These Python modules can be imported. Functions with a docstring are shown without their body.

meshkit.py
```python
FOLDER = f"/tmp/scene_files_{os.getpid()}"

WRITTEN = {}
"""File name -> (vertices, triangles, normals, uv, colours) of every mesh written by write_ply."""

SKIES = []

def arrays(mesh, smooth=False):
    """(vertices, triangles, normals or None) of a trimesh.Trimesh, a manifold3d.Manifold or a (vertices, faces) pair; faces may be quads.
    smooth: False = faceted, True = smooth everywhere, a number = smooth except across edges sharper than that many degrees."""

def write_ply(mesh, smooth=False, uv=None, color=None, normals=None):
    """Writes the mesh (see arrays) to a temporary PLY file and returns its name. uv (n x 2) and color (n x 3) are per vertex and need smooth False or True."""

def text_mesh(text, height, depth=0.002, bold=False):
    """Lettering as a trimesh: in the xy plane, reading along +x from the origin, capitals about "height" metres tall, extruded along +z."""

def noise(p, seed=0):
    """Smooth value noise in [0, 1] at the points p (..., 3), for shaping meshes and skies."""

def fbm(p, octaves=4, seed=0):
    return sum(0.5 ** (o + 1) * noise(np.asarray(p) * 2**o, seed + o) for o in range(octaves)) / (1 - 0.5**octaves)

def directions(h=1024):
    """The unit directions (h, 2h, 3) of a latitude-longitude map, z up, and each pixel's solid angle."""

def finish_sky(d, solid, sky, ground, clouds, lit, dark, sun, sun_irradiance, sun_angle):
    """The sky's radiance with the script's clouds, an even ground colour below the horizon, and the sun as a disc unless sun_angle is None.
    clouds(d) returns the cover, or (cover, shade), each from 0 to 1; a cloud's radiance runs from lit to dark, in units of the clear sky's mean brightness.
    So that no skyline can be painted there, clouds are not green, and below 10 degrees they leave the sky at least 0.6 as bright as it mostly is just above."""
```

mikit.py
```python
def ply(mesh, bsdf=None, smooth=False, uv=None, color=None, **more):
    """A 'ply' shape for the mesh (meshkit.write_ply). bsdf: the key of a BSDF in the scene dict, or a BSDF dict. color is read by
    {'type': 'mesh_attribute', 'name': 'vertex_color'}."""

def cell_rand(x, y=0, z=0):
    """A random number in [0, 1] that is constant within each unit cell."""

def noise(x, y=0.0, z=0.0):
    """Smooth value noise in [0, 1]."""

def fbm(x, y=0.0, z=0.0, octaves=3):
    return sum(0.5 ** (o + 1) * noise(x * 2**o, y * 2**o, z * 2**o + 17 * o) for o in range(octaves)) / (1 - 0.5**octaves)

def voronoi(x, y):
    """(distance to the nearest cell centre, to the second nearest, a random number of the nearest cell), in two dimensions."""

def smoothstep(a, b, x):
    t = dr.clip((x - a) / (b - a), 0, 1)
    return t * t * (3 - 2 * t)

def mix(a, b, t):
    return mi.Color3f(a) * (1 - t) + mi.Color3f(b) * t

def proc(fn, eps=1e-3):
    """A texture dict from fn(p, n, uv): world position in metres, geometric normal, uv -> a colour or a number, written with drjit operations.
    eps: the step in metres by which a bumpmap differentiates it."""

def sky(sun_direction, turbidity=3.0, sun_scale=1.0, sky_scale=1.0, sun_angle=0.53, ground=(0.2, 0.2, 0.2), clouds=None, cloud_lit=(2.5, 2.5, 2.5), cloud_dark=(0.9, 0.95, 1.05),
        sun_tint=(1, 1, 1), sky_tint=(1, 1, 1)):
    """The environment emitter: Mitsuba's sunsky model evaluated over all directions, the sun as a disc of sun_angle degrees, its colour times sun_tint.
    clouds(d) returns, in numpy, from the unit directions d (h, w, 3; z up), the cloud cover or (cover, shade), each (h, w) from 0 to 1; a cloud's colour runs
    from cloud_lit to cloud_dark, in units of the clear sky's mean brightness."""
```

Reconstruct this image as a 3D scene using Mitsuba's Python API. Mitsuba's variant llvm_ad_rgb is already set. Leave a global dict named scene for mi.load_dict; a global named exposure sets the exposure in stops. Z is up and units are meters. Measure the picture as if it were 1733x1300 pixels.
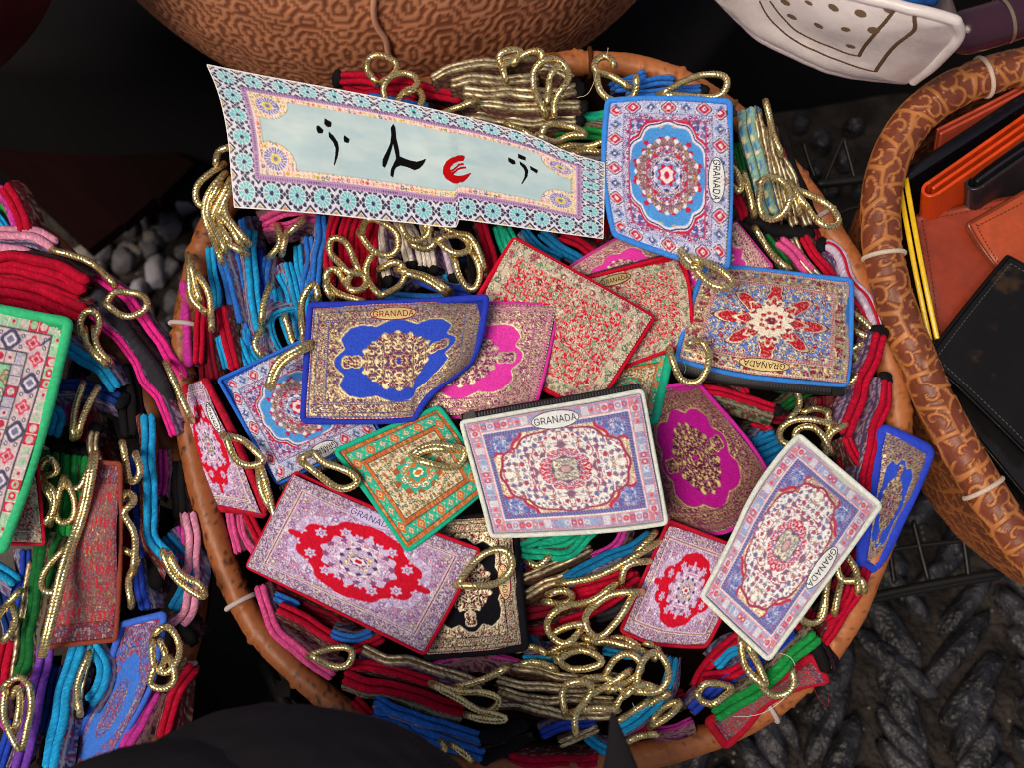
import math, random
import numpy as np, trimesh, mitsuba as mi, drjit as dr
import mikit, meshkit
from mikit import proc
from scipy.interpolate import PchipInterpolator, CubicSpline
import shapely.geometry as sg

random.seed(7)
T4 = mi.ScalarTransform4f
scene, labels = {}, {}

# ---------------------------------------------------------------- camera, light, exposure
exposure = 2.82
PITCH, TILT, DIST, F = math.radians(66), math.radians(16), 0.85, 2168.0      # F: focal length in photograph pixels (1733 wide)
VIEW = np.array([0, math.cos(PITCH), -math.sin(PITCH)])
RIGHT, UP = np.array([1.0, 0, 0]), np.array([0, math.sin(PITCH), math.cos(PITCH)])
NRM = np.array([0, -math.sin(TILT), math.cos(TILT)])                          # the tilt of the baskets' rims towards the customer
AIM = np.array([0, 0, 0.52])                                                  # where the optical axis meets the rim plane
EYE = AIM - VIEW * DIST
scene['camera'] = dict(type='thinlens', fov=2 * math.degrees(math.atan(866.5 / F)), fov_axis='x', aperture_radius=0.0028, focus_distance=0.825, near_clip=0.02, far_clip=30.0,
                       to_world=T4().look_at(origin=EYE.tolist(), target=AIM.tolist(), up=UP.tolist()))
SUN = (-0.36, -0.42, 0.83)
scene['sky'] = mikit.sky(SUN, turbidity=3, sun_scale=0.3, sun_angle=28, clouds=lambda d: np.ones(d.shape[:2]), cloud_lit=(0.28, 0.30, 0.37), cloud_dark=(0.9, 0.95, 1.05))

# ---------------------------------------------------------------- where things stand: rays of the survey camera met with planes of the place
def ray(x, y):
    x, y = np.asarray(x, float)[..., None], np.asarray(y, float)[..., None]
    return VIEW + RIGHT * (x - 866.5) / F - UP * (y - 650) / F
def U(x, y, h=0.0):
    """The point h millimetres above the plane of the basket rims that is seen in the direction (x, y)."""
    r = ray(x, y)
    t = ((AIM - EYE) @ NRM + np.asarray(h, float) / 1000) / (r @ NRM)
    return EYE + r * t[..., None]
def G(x, y, z=0.0):
    """The same at the height z above the ground."""
    r = ray(x, y)
    return EYE + r * ((z - EYE[2]) / r[..., 2])[..., None]
def pts(lst):
    a = np.array([(*p, 0.0)[:3] for p in lst], float)
    return U(a[:, 0], a[:, 1], a[:, 2])
# ---------------------------------------------------------------- woven carpet patterns (millimetres on the cloth, never the picture)
def hx(s):
    s = s.lstrip('#')
    return np.array([int(s[i:i + 2], 16) for i in (0, 2, 4)]) / 255.0
def lin(c):
    c = np.clip(np.asarray(c, float), 0, 1)
    return np.where(c < 0.04045, c / 12.92, ((c + 0.055) / 1.055) ** 2.4)
def sm(a, b, x):
    t = np.clip((x - a) / (b - a), 0, 1)
    return t * t * (3 - 2 * t)
def nz(x, y, seed=0, z=0.0):
    return meshkit.noise(np.stack([x, y, np.zeros_like(x) + z], -1), seed)
def h2(i, j, seed):
    v = np.sin(i * 127.1 + j * 311.7 + seed * 74.7) * 43758.5453
    return v - np.floor(v)
def pick(r, pal):
    """A colour of the palette [(hex, weight), ...] for each random number r."""
    w = np.cumsum([p[1] for p in pal], dtype=float)
    k = np.minimum(np.searchsorted(w / w[-1], r), len(pal) - 1)
    return np.array([hx(p[0]) for p in pal])[k]
GOLDS = {'#cfc09a', '#8f7c58', '#a8966c', '#9c8862', '#e2d6b4', '#bfae86', '#efe6cc', '#a08c62', '#d2c49c', '#e9dfc4'}
class Cloth:
    def __init__(s, X, Y, W, H, base):
        s.X, s.Y, s.W, s.H = X, Y, W, H
        s.c = np.tile(hx(base), X.shape + (1,)); s.g = np.zeros(X.shape); s.h = np.zeros(X.shape)
        s.cx, s.cy = abs(X - W / 2), abs(Y - H / 2)
    def put(s, m, col, h=None, gold=None):
        m = np.clip(m, 0, 1)
        c = hx(col) if isinstance(col, str) else col
        if gold is None:
            gold = 0.75 if isinstance(col, str) and col in GOLDS else 0.0
        s.c = s.c * (1 - m[..., None]) + c * m[..., None]
        s.g = s.g * (1 - m) + gold * m
        if h is not None:
            s.h = s.h * (1 - m) + h * m
def speck(X, Y, pal, seed, sx=.95, sy=0.62):
    """Short floats of coloured thread."""
    i, j = np.floor(X / sx + 0.5 * (np.floor(Y / sy) % 2)), np.floor(Y / sy)
    r = 0.55 * h2(i, j, seed) + 0.45 * nz(X / 2.6, Y / 2.2, seed + 3)
    r = np.clip((r - 0.5) * 1.5 + 0.5, 0, 0.999)
    k = np.minimum((np.clip(r, 0, 1) * len(pal)).astype(int), len(pal) - 1)
    cols = np.array([hx(p) for p in pal]); gold = np.array([0.8 if p in GOLDS else 0.0 for p in pal])
    return cols[k], gold[k]
def blooms(X, Y, cell, seed, jit=0.35):
    """(radius / cell, angle, random number) of the nearest flower of a jittered grid."""
    best, th, rn = np.full(X.shape, 9.0), np.zeros(X.shape), np.zeros(X.shape)
    i0, j0 = np.floor(X / cell), np.floor(Y / cell)
    for a in (-1, 0, 1):
        for b in (-1, 0, 1):
            i, j = i0 + a, j0 + b
            px, py = (i + 0.5 + jit * (h2(i, j, seed) - .5) * 2) * cell, (j + 0.5 + jit * (h2(i, j, seed + 1) - .5) * 2) * cell
            d = np.hypot(X - px, Y - py) / cell
            m = d < best
            best = np.where(m, d, best); th = np.where(m, np.arctan2(Y - py, X - px), th); rn = np.where(m, h2(i, j, seed + 2), rn)
    return best, th, rn
def floral(c, m, X, Y, bg, pal, vine, dark, seed, cell=7.0, leaf=3.4, n=5, fill=0.75, big=1.0):
    """Flowers, leaves and curling stems on the ground colour bg, inside the mask m."""
    if bg is not None:
        c.put(m, bg)
    for k, s in ((0, cell * 1.1), (1, cell * 0.8)):
        v = nz(X / s + 9 * k, Y / s + 4, seed + 20 + k)
        c.put(m * sm(0.035, 0.015, abs(v - 0.5)), vine, 0.3)
    d, th, r = blooms(X, Y, leaf, seed + 5, 0.45)
    R = 0.30 + 0.12 * np.cos(2 * th + 6 * r)
    c.put(m * sm(R + .05, R - .05, d) * (r < fill), pick(h2(r * 97, 1, seed), pal), 0.5)
    wx, wy = X + 1.2 * (nz(X / 4, Y / 4, seed + 40) - .5), Y + 1.2 * (nz(X / 4, Y / 4, seed + 41) - .5)
    d, th, r = blooms(wx, wy, cell, seed, 0.26)
    d = d / (big * (.62 + .5 * h2(r * 71, 5, seed)))
    R = 0.34 + 0.055 * np.cos(n * th + 7 * r)
    c.put(m * sm(R + .11, R + .03, d), dark, 0.4)
    c.put(m * sm(R + .03, R - .04, d), pick(h2(r * 53, 2, seed), pal), 0.9)
    R2 = 0.17 + 0.04 * np.cos(n * th)
    c.put(m * sm(R2 + .05, R2, d), dark, 0.7)
    c.put(m * sm(R2, R2 - .05, d), pick(h2(r * 31, 3, seed), pal), 1.0)
def bands(c, lst, seed=0):
    """Nested border bands: (from, to, kind, colours...), distances in mm from the edge."""
    X, Y, W, H = c.X, c.Y, c.W, c.H
    dx, dy = np.minimum(X, W - X), np.minimum(Y, H - Y)
    d = np.minimum(dx, dy)
    side = dx < dy
    al = np.where(side, Y - H / 2, X - W / 2)
    for q, (a, b, kind, *p) in enumerate(lst):
        m = sm(a - .25, a + .25, d) * sm(b + .25, b - .25, d)
        v = (d - (a + b) / 2) / (b - a)
        if kind == 'solid':
            c.put(m, p[0])
        elif kind == 'zig':
            per = p[2]; c.put(m, p[0])
            f = (al / per + v * 0.45) % 1
            c.put(m * sm(.18, .28, f) * sm(.82, .72, f) * sm(.48, .34, abs(v)), p[1], .6)
        elif kind == 'speck':
            col, g = speck(X, Y, p[0], seed + q); c.put(m, col, .3, g)
        elif kind == 'blocks':
            per = p[1]; k = np.floor(al / per); f = al / per - k
            col = pick(h2(abs(k + .5), q, seed), p[0]); c.put(m, col, .3)
            rr = np.hypot((f - .5) * per / (b - a), v)
            c.put(m * sm(.36, .28, rr), pick(h2(abs(k + .5), q + 7, seed), p[0]), .5)
            c.put(m * sm(.17, .11, rr), pick(h2(abs(k + .5), q + 9, seed), p[0]), .7)
            c.put(m * sm(.06, .03, np.minimum(f, 1 - f)), p[2])
        elif kind == 'flor':
            bg, pal, vine, dark, cell = p
            floral(c, m, abs(X - W / 2) + 3, abs(Y - H / 2) + 5, bg, pal, vine, dark, seed + q, cell, cell * .48)
        elif kind == 'motif':
            bg, per, cols = p          # big medallions with outlines, spaced along the band
            if isinstance(bg, list):
                co, g_ = speck(X, Y, bg, seed + q); c.put(m, co, .3, g_)
            else:
                c.put(m, bg)
            k = np.round(al / per); f = (al - k * per) / (b - a)
            r, th = np.hypot(f, v), np.arctan2(v, f)
            big = (np.abs(k) % 2 == 0)
            R = np.where(big, .46 + .05 * np.cos(4 * th), .30 + .07 * np.cos(4 * th))
            for j, (s_, col) in enumerate(cols):
                cc = col if isinstance(col, str) else None
                if cc: c.put(m * sm(R * s_ + .04, R * s_ - .04, r), cc, .4 + .15 * j)
                else: 
                    c.put(m * big * sm(R * s_ + .04, R * s_ - .04, r), col[0], .4 + .15 * j)
                    c.put(m * ~big * sm(R * s_ + .04, R * s_ - .04, r), col[1], .4 + .15 * j)
            g = abs(abs(al / per - np.floor(al / per)) - .5) * per / (b - a)
            sp = np.hypot(g - .0, abs(v) - .28)
            c.put(m * sm(.13, .09, sp), cols[0][1] if isinstance(cols[0][1], str) else cols[0][1][0], .4)
            c.put(m * sm(.07, .04, sp), cols[1][1] if isinstance(cols[1][1], str) else cols[1][1][0], .6)
    return d
def rosette(c, m, x, y, a, b, n, rings, amp=.10, sharp=1.0):
    """A lobed medallion of half axes a, b: rings = [(fraction, colour or palette list, lobes or None), ...] from outside in."""
    x, y = x + 2.6 * (nz(x / 4.2, y / 4.2, 71) - .5) * sm(0, 6, x), y + 2.6 * (nz(x / 4.2, y / 4.2, 72) - .5) * sm(0, 6, y)
    u, v = x / a, y / b
    r = .5 * np.hypot(u, v) + .5 * (abs(u) ** 1.5 + abs(v) ** 1.5) ** (1 / 1.5)
    th = np.arctan2(v, u)
    for i, (f, col, *q) in enumerate(rings):
        k = q[0] if q else n
        R = f * (1 + amp * (2 * abs(np.cos(k * th / 2 + (i % 2) * np.pi / 2 * (amp < .3))) ** sharp - 1))
        mm = m * sm(R + .012, R - .012, r)
        if isinstance(col, (list, tuple)):
            cc, g = speck(x + 200, y + 200, col, 11 + i); c.put(mm, cc, .6, g)
        else:
            c.put(mm, col, .5 + .08 * i)
def cartouche(x, y, a, b, lobes):
    """1 inside a scalloped field of half axes a, b."""
    u, v = x / a, y / b
    th = np.arctan2(v, u)
    r = (abs(u) ** 3.2 + abs(v) ** 3.2) ** (1 / 3.2)
    return r - (0.93 + 0.075 * (2 * abs(np.cos(lobes * th / 2)) - 1) + .02 * np.cos(12 * th))

def pat_white(c):
    X, Y = c.cx, c.cy; W, H = c.W, c.H
    pal = [('#5f78c0', 4), ('#c83a5c', 4), ('#8da0d8', 2), ('#9a8f9c', 2), ('#a8557c', 2), ('#c2b8a0', 1)]
    floral(c, np.ones_like(X), X, Y, '#eef3f0', pal, '#b0607c', '#8c6f92', 3, 5.2, 2.1, 5, .42, .8)
    f = cartouche(X, Y, W / 2 - 19, H / 2 - 17, 4)
    out = sm(0, .03, f)
    co, g = speck(c.X, c.Y, ['#e9dfc4', '#bfae86', '#f4ede0', '#d08a92', '#e9dfc4'], 5); c.put(out, co, .3, g)
    cd = np.hypot((X - (W / 2 - 17)) / 20, (Y - (H / 2 - 17)) / 15)
    cd = cd + .1 * np.cos(7 * np.arctan2(Y - H / 2 + 17, X - W / 2 + 17))
    floral(c, out * sm(.95, .9, cd), X, Y, '#8f9fd6', [('#6074c4', 3), ('#dfe4f4', 2), ('#c8506c', 2)], '#5c66b0', '#6a6ab0', 8, 4, 2.2)
    c.put(out * sm(.07, .05, abs(cd - .95)), '#c23a55', .7)
    c.put(sm(.028, .012, abs(f)), '#a2415c', .8)
    rosette(c, np.ones_like(X), X, Y, 21, 18, 8, [(1.0, '#8a6a84'), (.96, '#f0eef0'), (.86, ['#c4324e', '#e0a0ac', '#c4324e', '#e8e4ea', '#8fa4d8', '#c4324e'], 12), (.66, ['#c4324e', '#e8e4ea', '#7f95d0', '#c4324e', '#d9657a'], 8), (.5, '#6d6478', 8), (.46, ['#b9b4b8', '#e9dfc4', '#8c8a94', '#d8d4d0'], 4), (.22, '#8a7a86', 4), (.15, '#d2aab4', 4)], .09)
    bands(c, [(0, 2.2, 'solid', '#a39ccf'), (2.2, 3.4, 'zig', '#8d84c6', '#dcdcf0', 1.7), (3.4, 4.4, 'solid', '#d890a8'), (4.4, 11, 'blocks', [('#cf5a72', 4), ('#9db2de', 4), ('#d6dcee', 3), ('#b094c0', 2), ('#dc8c9c', 2)], 4.7, '#e6d2da'),
               (11, 12, 'solid', '#e2a8b4'), (12, 13, 'solid', '#f0eaee'), (13, 16.2, 'zig', '#8a8ccc', '#5f5f9c', 2.0)], 4)
def pat_royal(c, field='#2f4fd0', sp=('#cfc09a', '#8f7c58', '#5f3c62', '#a8966c', '#7d5c78', '#5c4f80'), wine='#8e2448', line='#3d52b4', edge=('#b02a48', '#e9dfc4')):
    X, Y = c.cx, c.cy; W, H = c.W, c.H
    sp = list(sp)
    co, g = speck(c.X, c.Y, sp, 2); c.put(np.ones_like(X), co, .4, g)
    d, th, r = blooms(X, Y, 7.0, 4, .25)
    c.put(sm(.05, .03, abs(d - .36 - .05 * np.cos(5 * th))), sp[0], .6); c.put(sm(.2, .14, d), wine, .6); c.put(sm(.09, .05, d), sp[3], .6)
    vv = nz(X / 4.5, Y / 4.5, 33); c.put(sm(.05, .03, abs(vv - .5)), sp[2], .2)
    f = cartouche(X, Y, W / 2 - 20, H / 2 - 15, 8)
    f = f + .05 * (nz(X / 3, Y / 3, 17) - .5)
    c.put(sm(.035, .02, f), sp[0], .7)
    c.put(sm(.0, -.02, f), field, 0)
    cg = [sp[0], sp[3], wine, sp[2], sp[4]]
    rosette(c, np.ones_like(X), X, Y, 24, 21, 16, [(1.03, sp[0]), (1.0, [sp[2], sp[4], sp[3], sp[2], wine]), (.83, sp[0], 16), (.81, [sp[2], sp[4], sp[3], wine], 16), (.63, sp[0], 12), (.61, [sp[3], sp[2], sp[4], sp[0], wine], 12), (.43, sp[0], 8), (.41, [sp[2], wine, sp[4], sp[5]], 8), (.24, sp[0], 4), (.19, wine, 4), (.10, field, 4)], .10)
    d, th, r = blooms(X, Y, 5.2, 9, .2)
    m = sm(1.0, .94, np.hypot(X / 24, Y / 21)); c.put(m * sm(.06, .03, abs(d - .34)), sp[0], .8); c.put(m * sm(.16, .1, d), sp[2], .8)
    pd = np.hypot((X - 32) / 9, Y / 5.5) + .12 * np.cos(4 * np.arctan2(Y, X - 32))
    c.put(sm(1.0, .92, pd), sp[0], .7); cc, g = speck(c.X, c.Y, cg, 9); c.put(sm(.8, .74, pd), cc, .6, g)
    bands(c, [(0, 3.0, 'zig', edge[0], edge[1], 2.6), (3.0, 4.0, 'solid', line), (4, 6.5, 'speck', [sp[3], sp[0], sp[2], sp[3]]), (6.5, 7.3, 'zig', line, sp[2], 1.6),
               (7.3, 13.2, 'motif', [sp[3], sp[0], sp[2], sp[4], sp[0], sp[5]], 15, [(1.1, sp[2]), (.8, sp[0]), (.55, wine)]), (13.2, 14.2, 'zig', sp[2], sp[0], 1.6), (14.2, 15.2, 'zig', line, sp[4], 1.8)], 6)
    # gold threads run over the plain bands too
    m = (nz(c.X / 1.0, c.Y / .8, 31) > .62) * (f > 0.03)
    c.put(m * .55, sp[0], None, .8)
def pat_magenta(c):
    pat_royal(c, '#e63fb4', ('#e2d6b4', '#bfae86', '#8c3f70', '#d888ae', '#5c2c4c', '#e9a6c4'), '#8c2a78', '#d868a8', ('#2e1c28', '#e9dfc4'))
def pat_plum(c):
    pat_royal(c, '#a40f86', ('#9c8862', '#84605c', '#5c2046', '#944e72', '#3c1830', '#7c3a5c'), '#5c0e42', '#84306a', ('#2a1826', '#b8a89c'))
def pat_black(c):
    pat_royal(c, '#14131c', ('#efe6cc', '#d2c49c', '#5c2030', '#e2d6b4', '#2a2020', '#bfae86'), '#a01c34', '#2a1a20', ('#b81c34', '#efe6cc'))
def pat_azure(c, field='#4f9ae8', pale='#c9cdf0', red='#c4284c', navy='#3d3f78'):
    X, Y = c.cx, c.cy; W, H = c.W, c.H
    pal = [(red, 3), ('#e6e2f4', 4), ('#8f86cc', 2), ('#4a6fc8', 2), ('#d97a90', 1)]
    floral(c, np.ones_like(X), X, Y, pale, pal, '#8c6aa0', navy, 2, 6.0, 2.8, 4)
    f = cartouche(X, Y, W / 2 - 23, H / 2 - 19, 4)
    inn = sm(.01, -.02, f)
    c.put(sm(.14, .12, f), '#e6e2f4', .3); c.put(sm(.03, .02, abs(f - .12)), red, .6); c.put(sm(.02, .01, abs(f - .06)), navy, .6)
    c.put(inn, field, 0)
    d, th, r = blooms(X, Y, 7, 8, .3)
    c.put(inn * sm(.33, .28, d + .05 * np.cos(5 * th)) * (r > .45), pick(r, [('#e6e2f4', 1), ('#bfae86', 1), (red, 1)]), .6)
    rosette(c, inn, X, Y, 29, 22, 20, [(1.03, '#e6e2f4'), (1.0, ['#a08c62', '#7a5a78', '#a08c62', '#c9a0b8', '#8a6a80']), (.80, '#e6e2f4', 16), (.78, ['#8f6a90', red, '#a08c62', '#c9cdf0'], 14), (.68, red), (.64, ['#c9cdf0', '#7c8fd8', '#e6e2f4', '#a08c62', '#d97a90'], 10), (.46, navy, 8), (.43, '#e6e2f4', 8), (.36, '#7fb0f0', 8), (.30, red, 8), (.24, '#f0dfe8', 6), (.1, red, 6)], .07)
    d, th, r = blooms(X, Y, 4.4, 19, .2)
    m = sm(1.0, .94, np.hypot(X / 28, Y / 21)) * sm(.3, .36, np.hypot(X / 29, Y / 22)); c.put(m * sm(.05, .02, abs(d - .33 - .05 * np.cos(5 * th))), '#6a4a78', .8); c.put(m * sm(.18, .12, d), pick(r, [('#e6e2f4', 2), (red, 1), ('#a08c62', 2), ('#5f7cd0', 1)]), .8)
    bands(c, [(0, 2.6, 'zig', '#e9dfc4', navy, 2.4), (2.6, 13.5, 'motif', '#bcc2ee', 13.5, [(1.25, '#eef0fa'), (1.12, (navy, '#4a5a9c')), (.95, ('#efb8c6', '#8fb6f0')), (.72, (red, navy)), (.34, ('#f0dfe8', '#dfe6fa'))]),
               (13.5, 14.5, 'zig', navy, '#c9cdf0', 1.8), (14.5, 18.5, 'flor', '#c2bfe8', [(red, 2), ('#e6e2f4', 3), ('#5f7cd0', 2)], '#9a6aa4', navy, 4.0), (18.5, 19.4, 'solid', '#b8466c')], 3)
    d2, th2, r2 = blooms(X, Y, 3.0, 15, .4)
    dd = np.minimum(np.minimum(c.X, W - c.X), np.minimum(c.Y, H - c.Y))
    m = sm(2.6, 3, dd) * sm(13.5, 13, dd) * sm(.26, .2, d2) * (r2 > .35)
    c.put(m * .8, pick(r2, [('#8f6ab0', 1), (red, 1), ('#4a62b8', 1), ('#eef0fa', 2), ('#a08c62', 1)]), .5)
def pat_redlilac(c, red='#cf1030', lil='#d2c2ec', dark='#54406c'):
    X, Y = c.cx, c.cy; W, H = c.W, c.H
    pal = [(lil, 4), ('#ece4f6', 3), ('#b48cc0', 2), ('#d88aa4', 2), ('#bfae86', 1)]
    floral(c, np.ones_like(X), X, Y, '#b49cc8', pal, '#7c3a60', '#7a5c94', 7, 4.6, 2.2, 6, .95)
    f = cartouche(X, Y, W / 2 - 17, H / 2 - 14, 4) + .10 * (nz(X / 5, Y / 5, 3) - .5)
    c.put(sm(.02, -.01, f), lil, .4); floral(c, sm(.02, -.01, f), X, Y, None, [(lil, 3), ('#f2ecfa', 3), ('#a47cb8', 1)], '#9c78b4', '#a88cc4', 12, 5.5, 2.7, 5, .9)
    g = cartouche(X, Y, W / 2 - 19, H / 2 - 15, 4) + .5 * sm(.5, 1.1, (X / (W / 2 - 19) + Y / (H / 2 - 15)) / 1.55) ** 2 + .26 * (nz(X / 6, Y / 6, 8) - .5)
    c.put(sm(.02, 0, g), red, 0)
    d, th, r = blooms(X, Y, 13, 5, .3)
    fl = .24 + .06 * np.cos(6 * th)
    mm = sm(.02, -.02, g) * (np.hypot(X / 22, Y / 18) > 1.0)
    c.put(mm * sm(fl + .05, fl, d), lil, .7); c.put(mm * sm(.14, .1, d), '#9a6aa8', .8); c.put(mm * sm(.07, .04, d), '#f4eefc', .9)
    rosette(c, np.ones_like(X), X, Y, 22, 18, 12, [(1.08, lil), (.98, '#8c5a94'), (.93, [lil, '#ece4f6', '#b48cc0', lil, '#d88aa4']), (.62, '#f4eefc', 10), (.56, dark, 10), (.52, '#c4b4e4', 10), (.40, ['#bfae86', lil, '#8c6aa8'], 8), (.24, dark, 6), (.2, '#ece4f6', 6), (.1, red, 4)], .11)
    bands(c, [(0, 1.4, 'zig', '#c8b0dc', '#e9dfc4', 1.8), (1.4, 2.2, 'solid', dark), (2.2, 10.5, 'flor', '#8a70a4', [(lil, 4), ('#ece4f6', 4), ('#e0a0b8', 2), ('#e2d6b4', 1)], '#d8c0dc', '#584070', 3.8), (10.5, 11.3, 'solid', '#e2d8ee'), (11.3, 12.3, 'zig', '#b08a5c', '#8c3a60', 1.8), (12.3, 13.0, 'solid', '#e2d8ee')], 9)
    co = nz(c.X / .9, c.Y / .8, 51) > .72
    dd = np.minimum(np.minimum(c.X, W - c.X), np.minimum(c.Y, H - c.Y))
    c.put(co * sm(14, 10, dd) * .6, '#e9dfc4', None, .8)
def pat_meadow(c, red='#d8123c', label=True):
    X, Y = c.cx, c.cy; W, H = c.W, c.H
    pal = [('#e4dcc8', 4), ('#7fb48c', 4), ('#c9c2ae', 2), ('#d8a0a8', 2), ('#9fc4a4', 2), ('#7c1c38', 1)]
    floral(c, np.ones_like(X), c.X, c.Y, red, pal, '#e6e0cc', '#6a4a50', 5, 5.0, 2.3, 5, .92)
    bands(c, [(0, 2.4, 'zig', '#a0243c', '#efe8d4', 2.4), (2.4, 11.5, 'flor', '#cfc6b0', [('#7fb48c', 3), ('#b84860', 3), ('#ece6d6', 3), ('#c8a0a0', 2), ('#5c8c6c', 1)], '#8c5060', '#5c4048', 6.5), (11.5, 12.1, 'solid', '#efe8d4')], 5)
    dd = np.minimum(np.minimum(c.X, W - c.X), np.minimum(c.Y, H - c.Y))
    c.put((nz(c.X / .9, c.Y / .8, 41) > .70) * .6, '#e9dfc4', None, .7)
def pat_teal(c):
    X, Y = c.cx, c.cy; W, H = c.W, c.H
    pal = [('#e9dfc4', 4), ('#bfae86', 2), ('#3a9c8c', 3), ('#d2703c', 2), ('#7c6048', 1)]
    floral(c, np.ones_like(X), X, Y, '#e6dcc0', pal, '#8c6a48', '#6a5038', 4, 5.2, 2.6, 4, .95)
    rosette(c, np.ones_like(X), X, Y, 26, 15, 10, [(1.06, '#a8623c'), (1.0, '#2fb59c'), (.8, ['#2fb59c', '#e9dfc4', '#d2703c', '#2fb59c'], 8), (.5, '#d2703c', 6), (.42, '#2fb59c', 6), (.25, '#e9dfc4', 4), (.15, '#d2703c', 4)], .12)
    bands(c, [(0, 2.0, 'solid', '#2cc4a4'), (2.0, 5.6, 'blocks', [('#d2703c', 5), ('#e0a070', 2), ('#b85c34', 2)], 3.6, '#8c5a3c'), (5.6, 6.4, 'solid', '#3a4a40'), (6.4, 16, 'motif', '#2cbfa0', 15, [(1.15, '#e9dfc4'), (1.02, ('#b85c34', '#4a5c50')), (.85, ('#e07c3c', '#efe4d0')), (.45, ('#e9dfc4', '#d2703c')), (.25, ('#b85c34', '#2cbfa0'))]),
               (16, 16.8, 'solid', '#3a4a40'), (16.8, 20.2, 'blocks', [('#d2703c', 5), ('#e0a070', 2), ('#b85c34', 2)], 3.4, '#8c5a3c'), (20.2, 21, 'solid', '#5a4a38')], 7)
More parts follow.
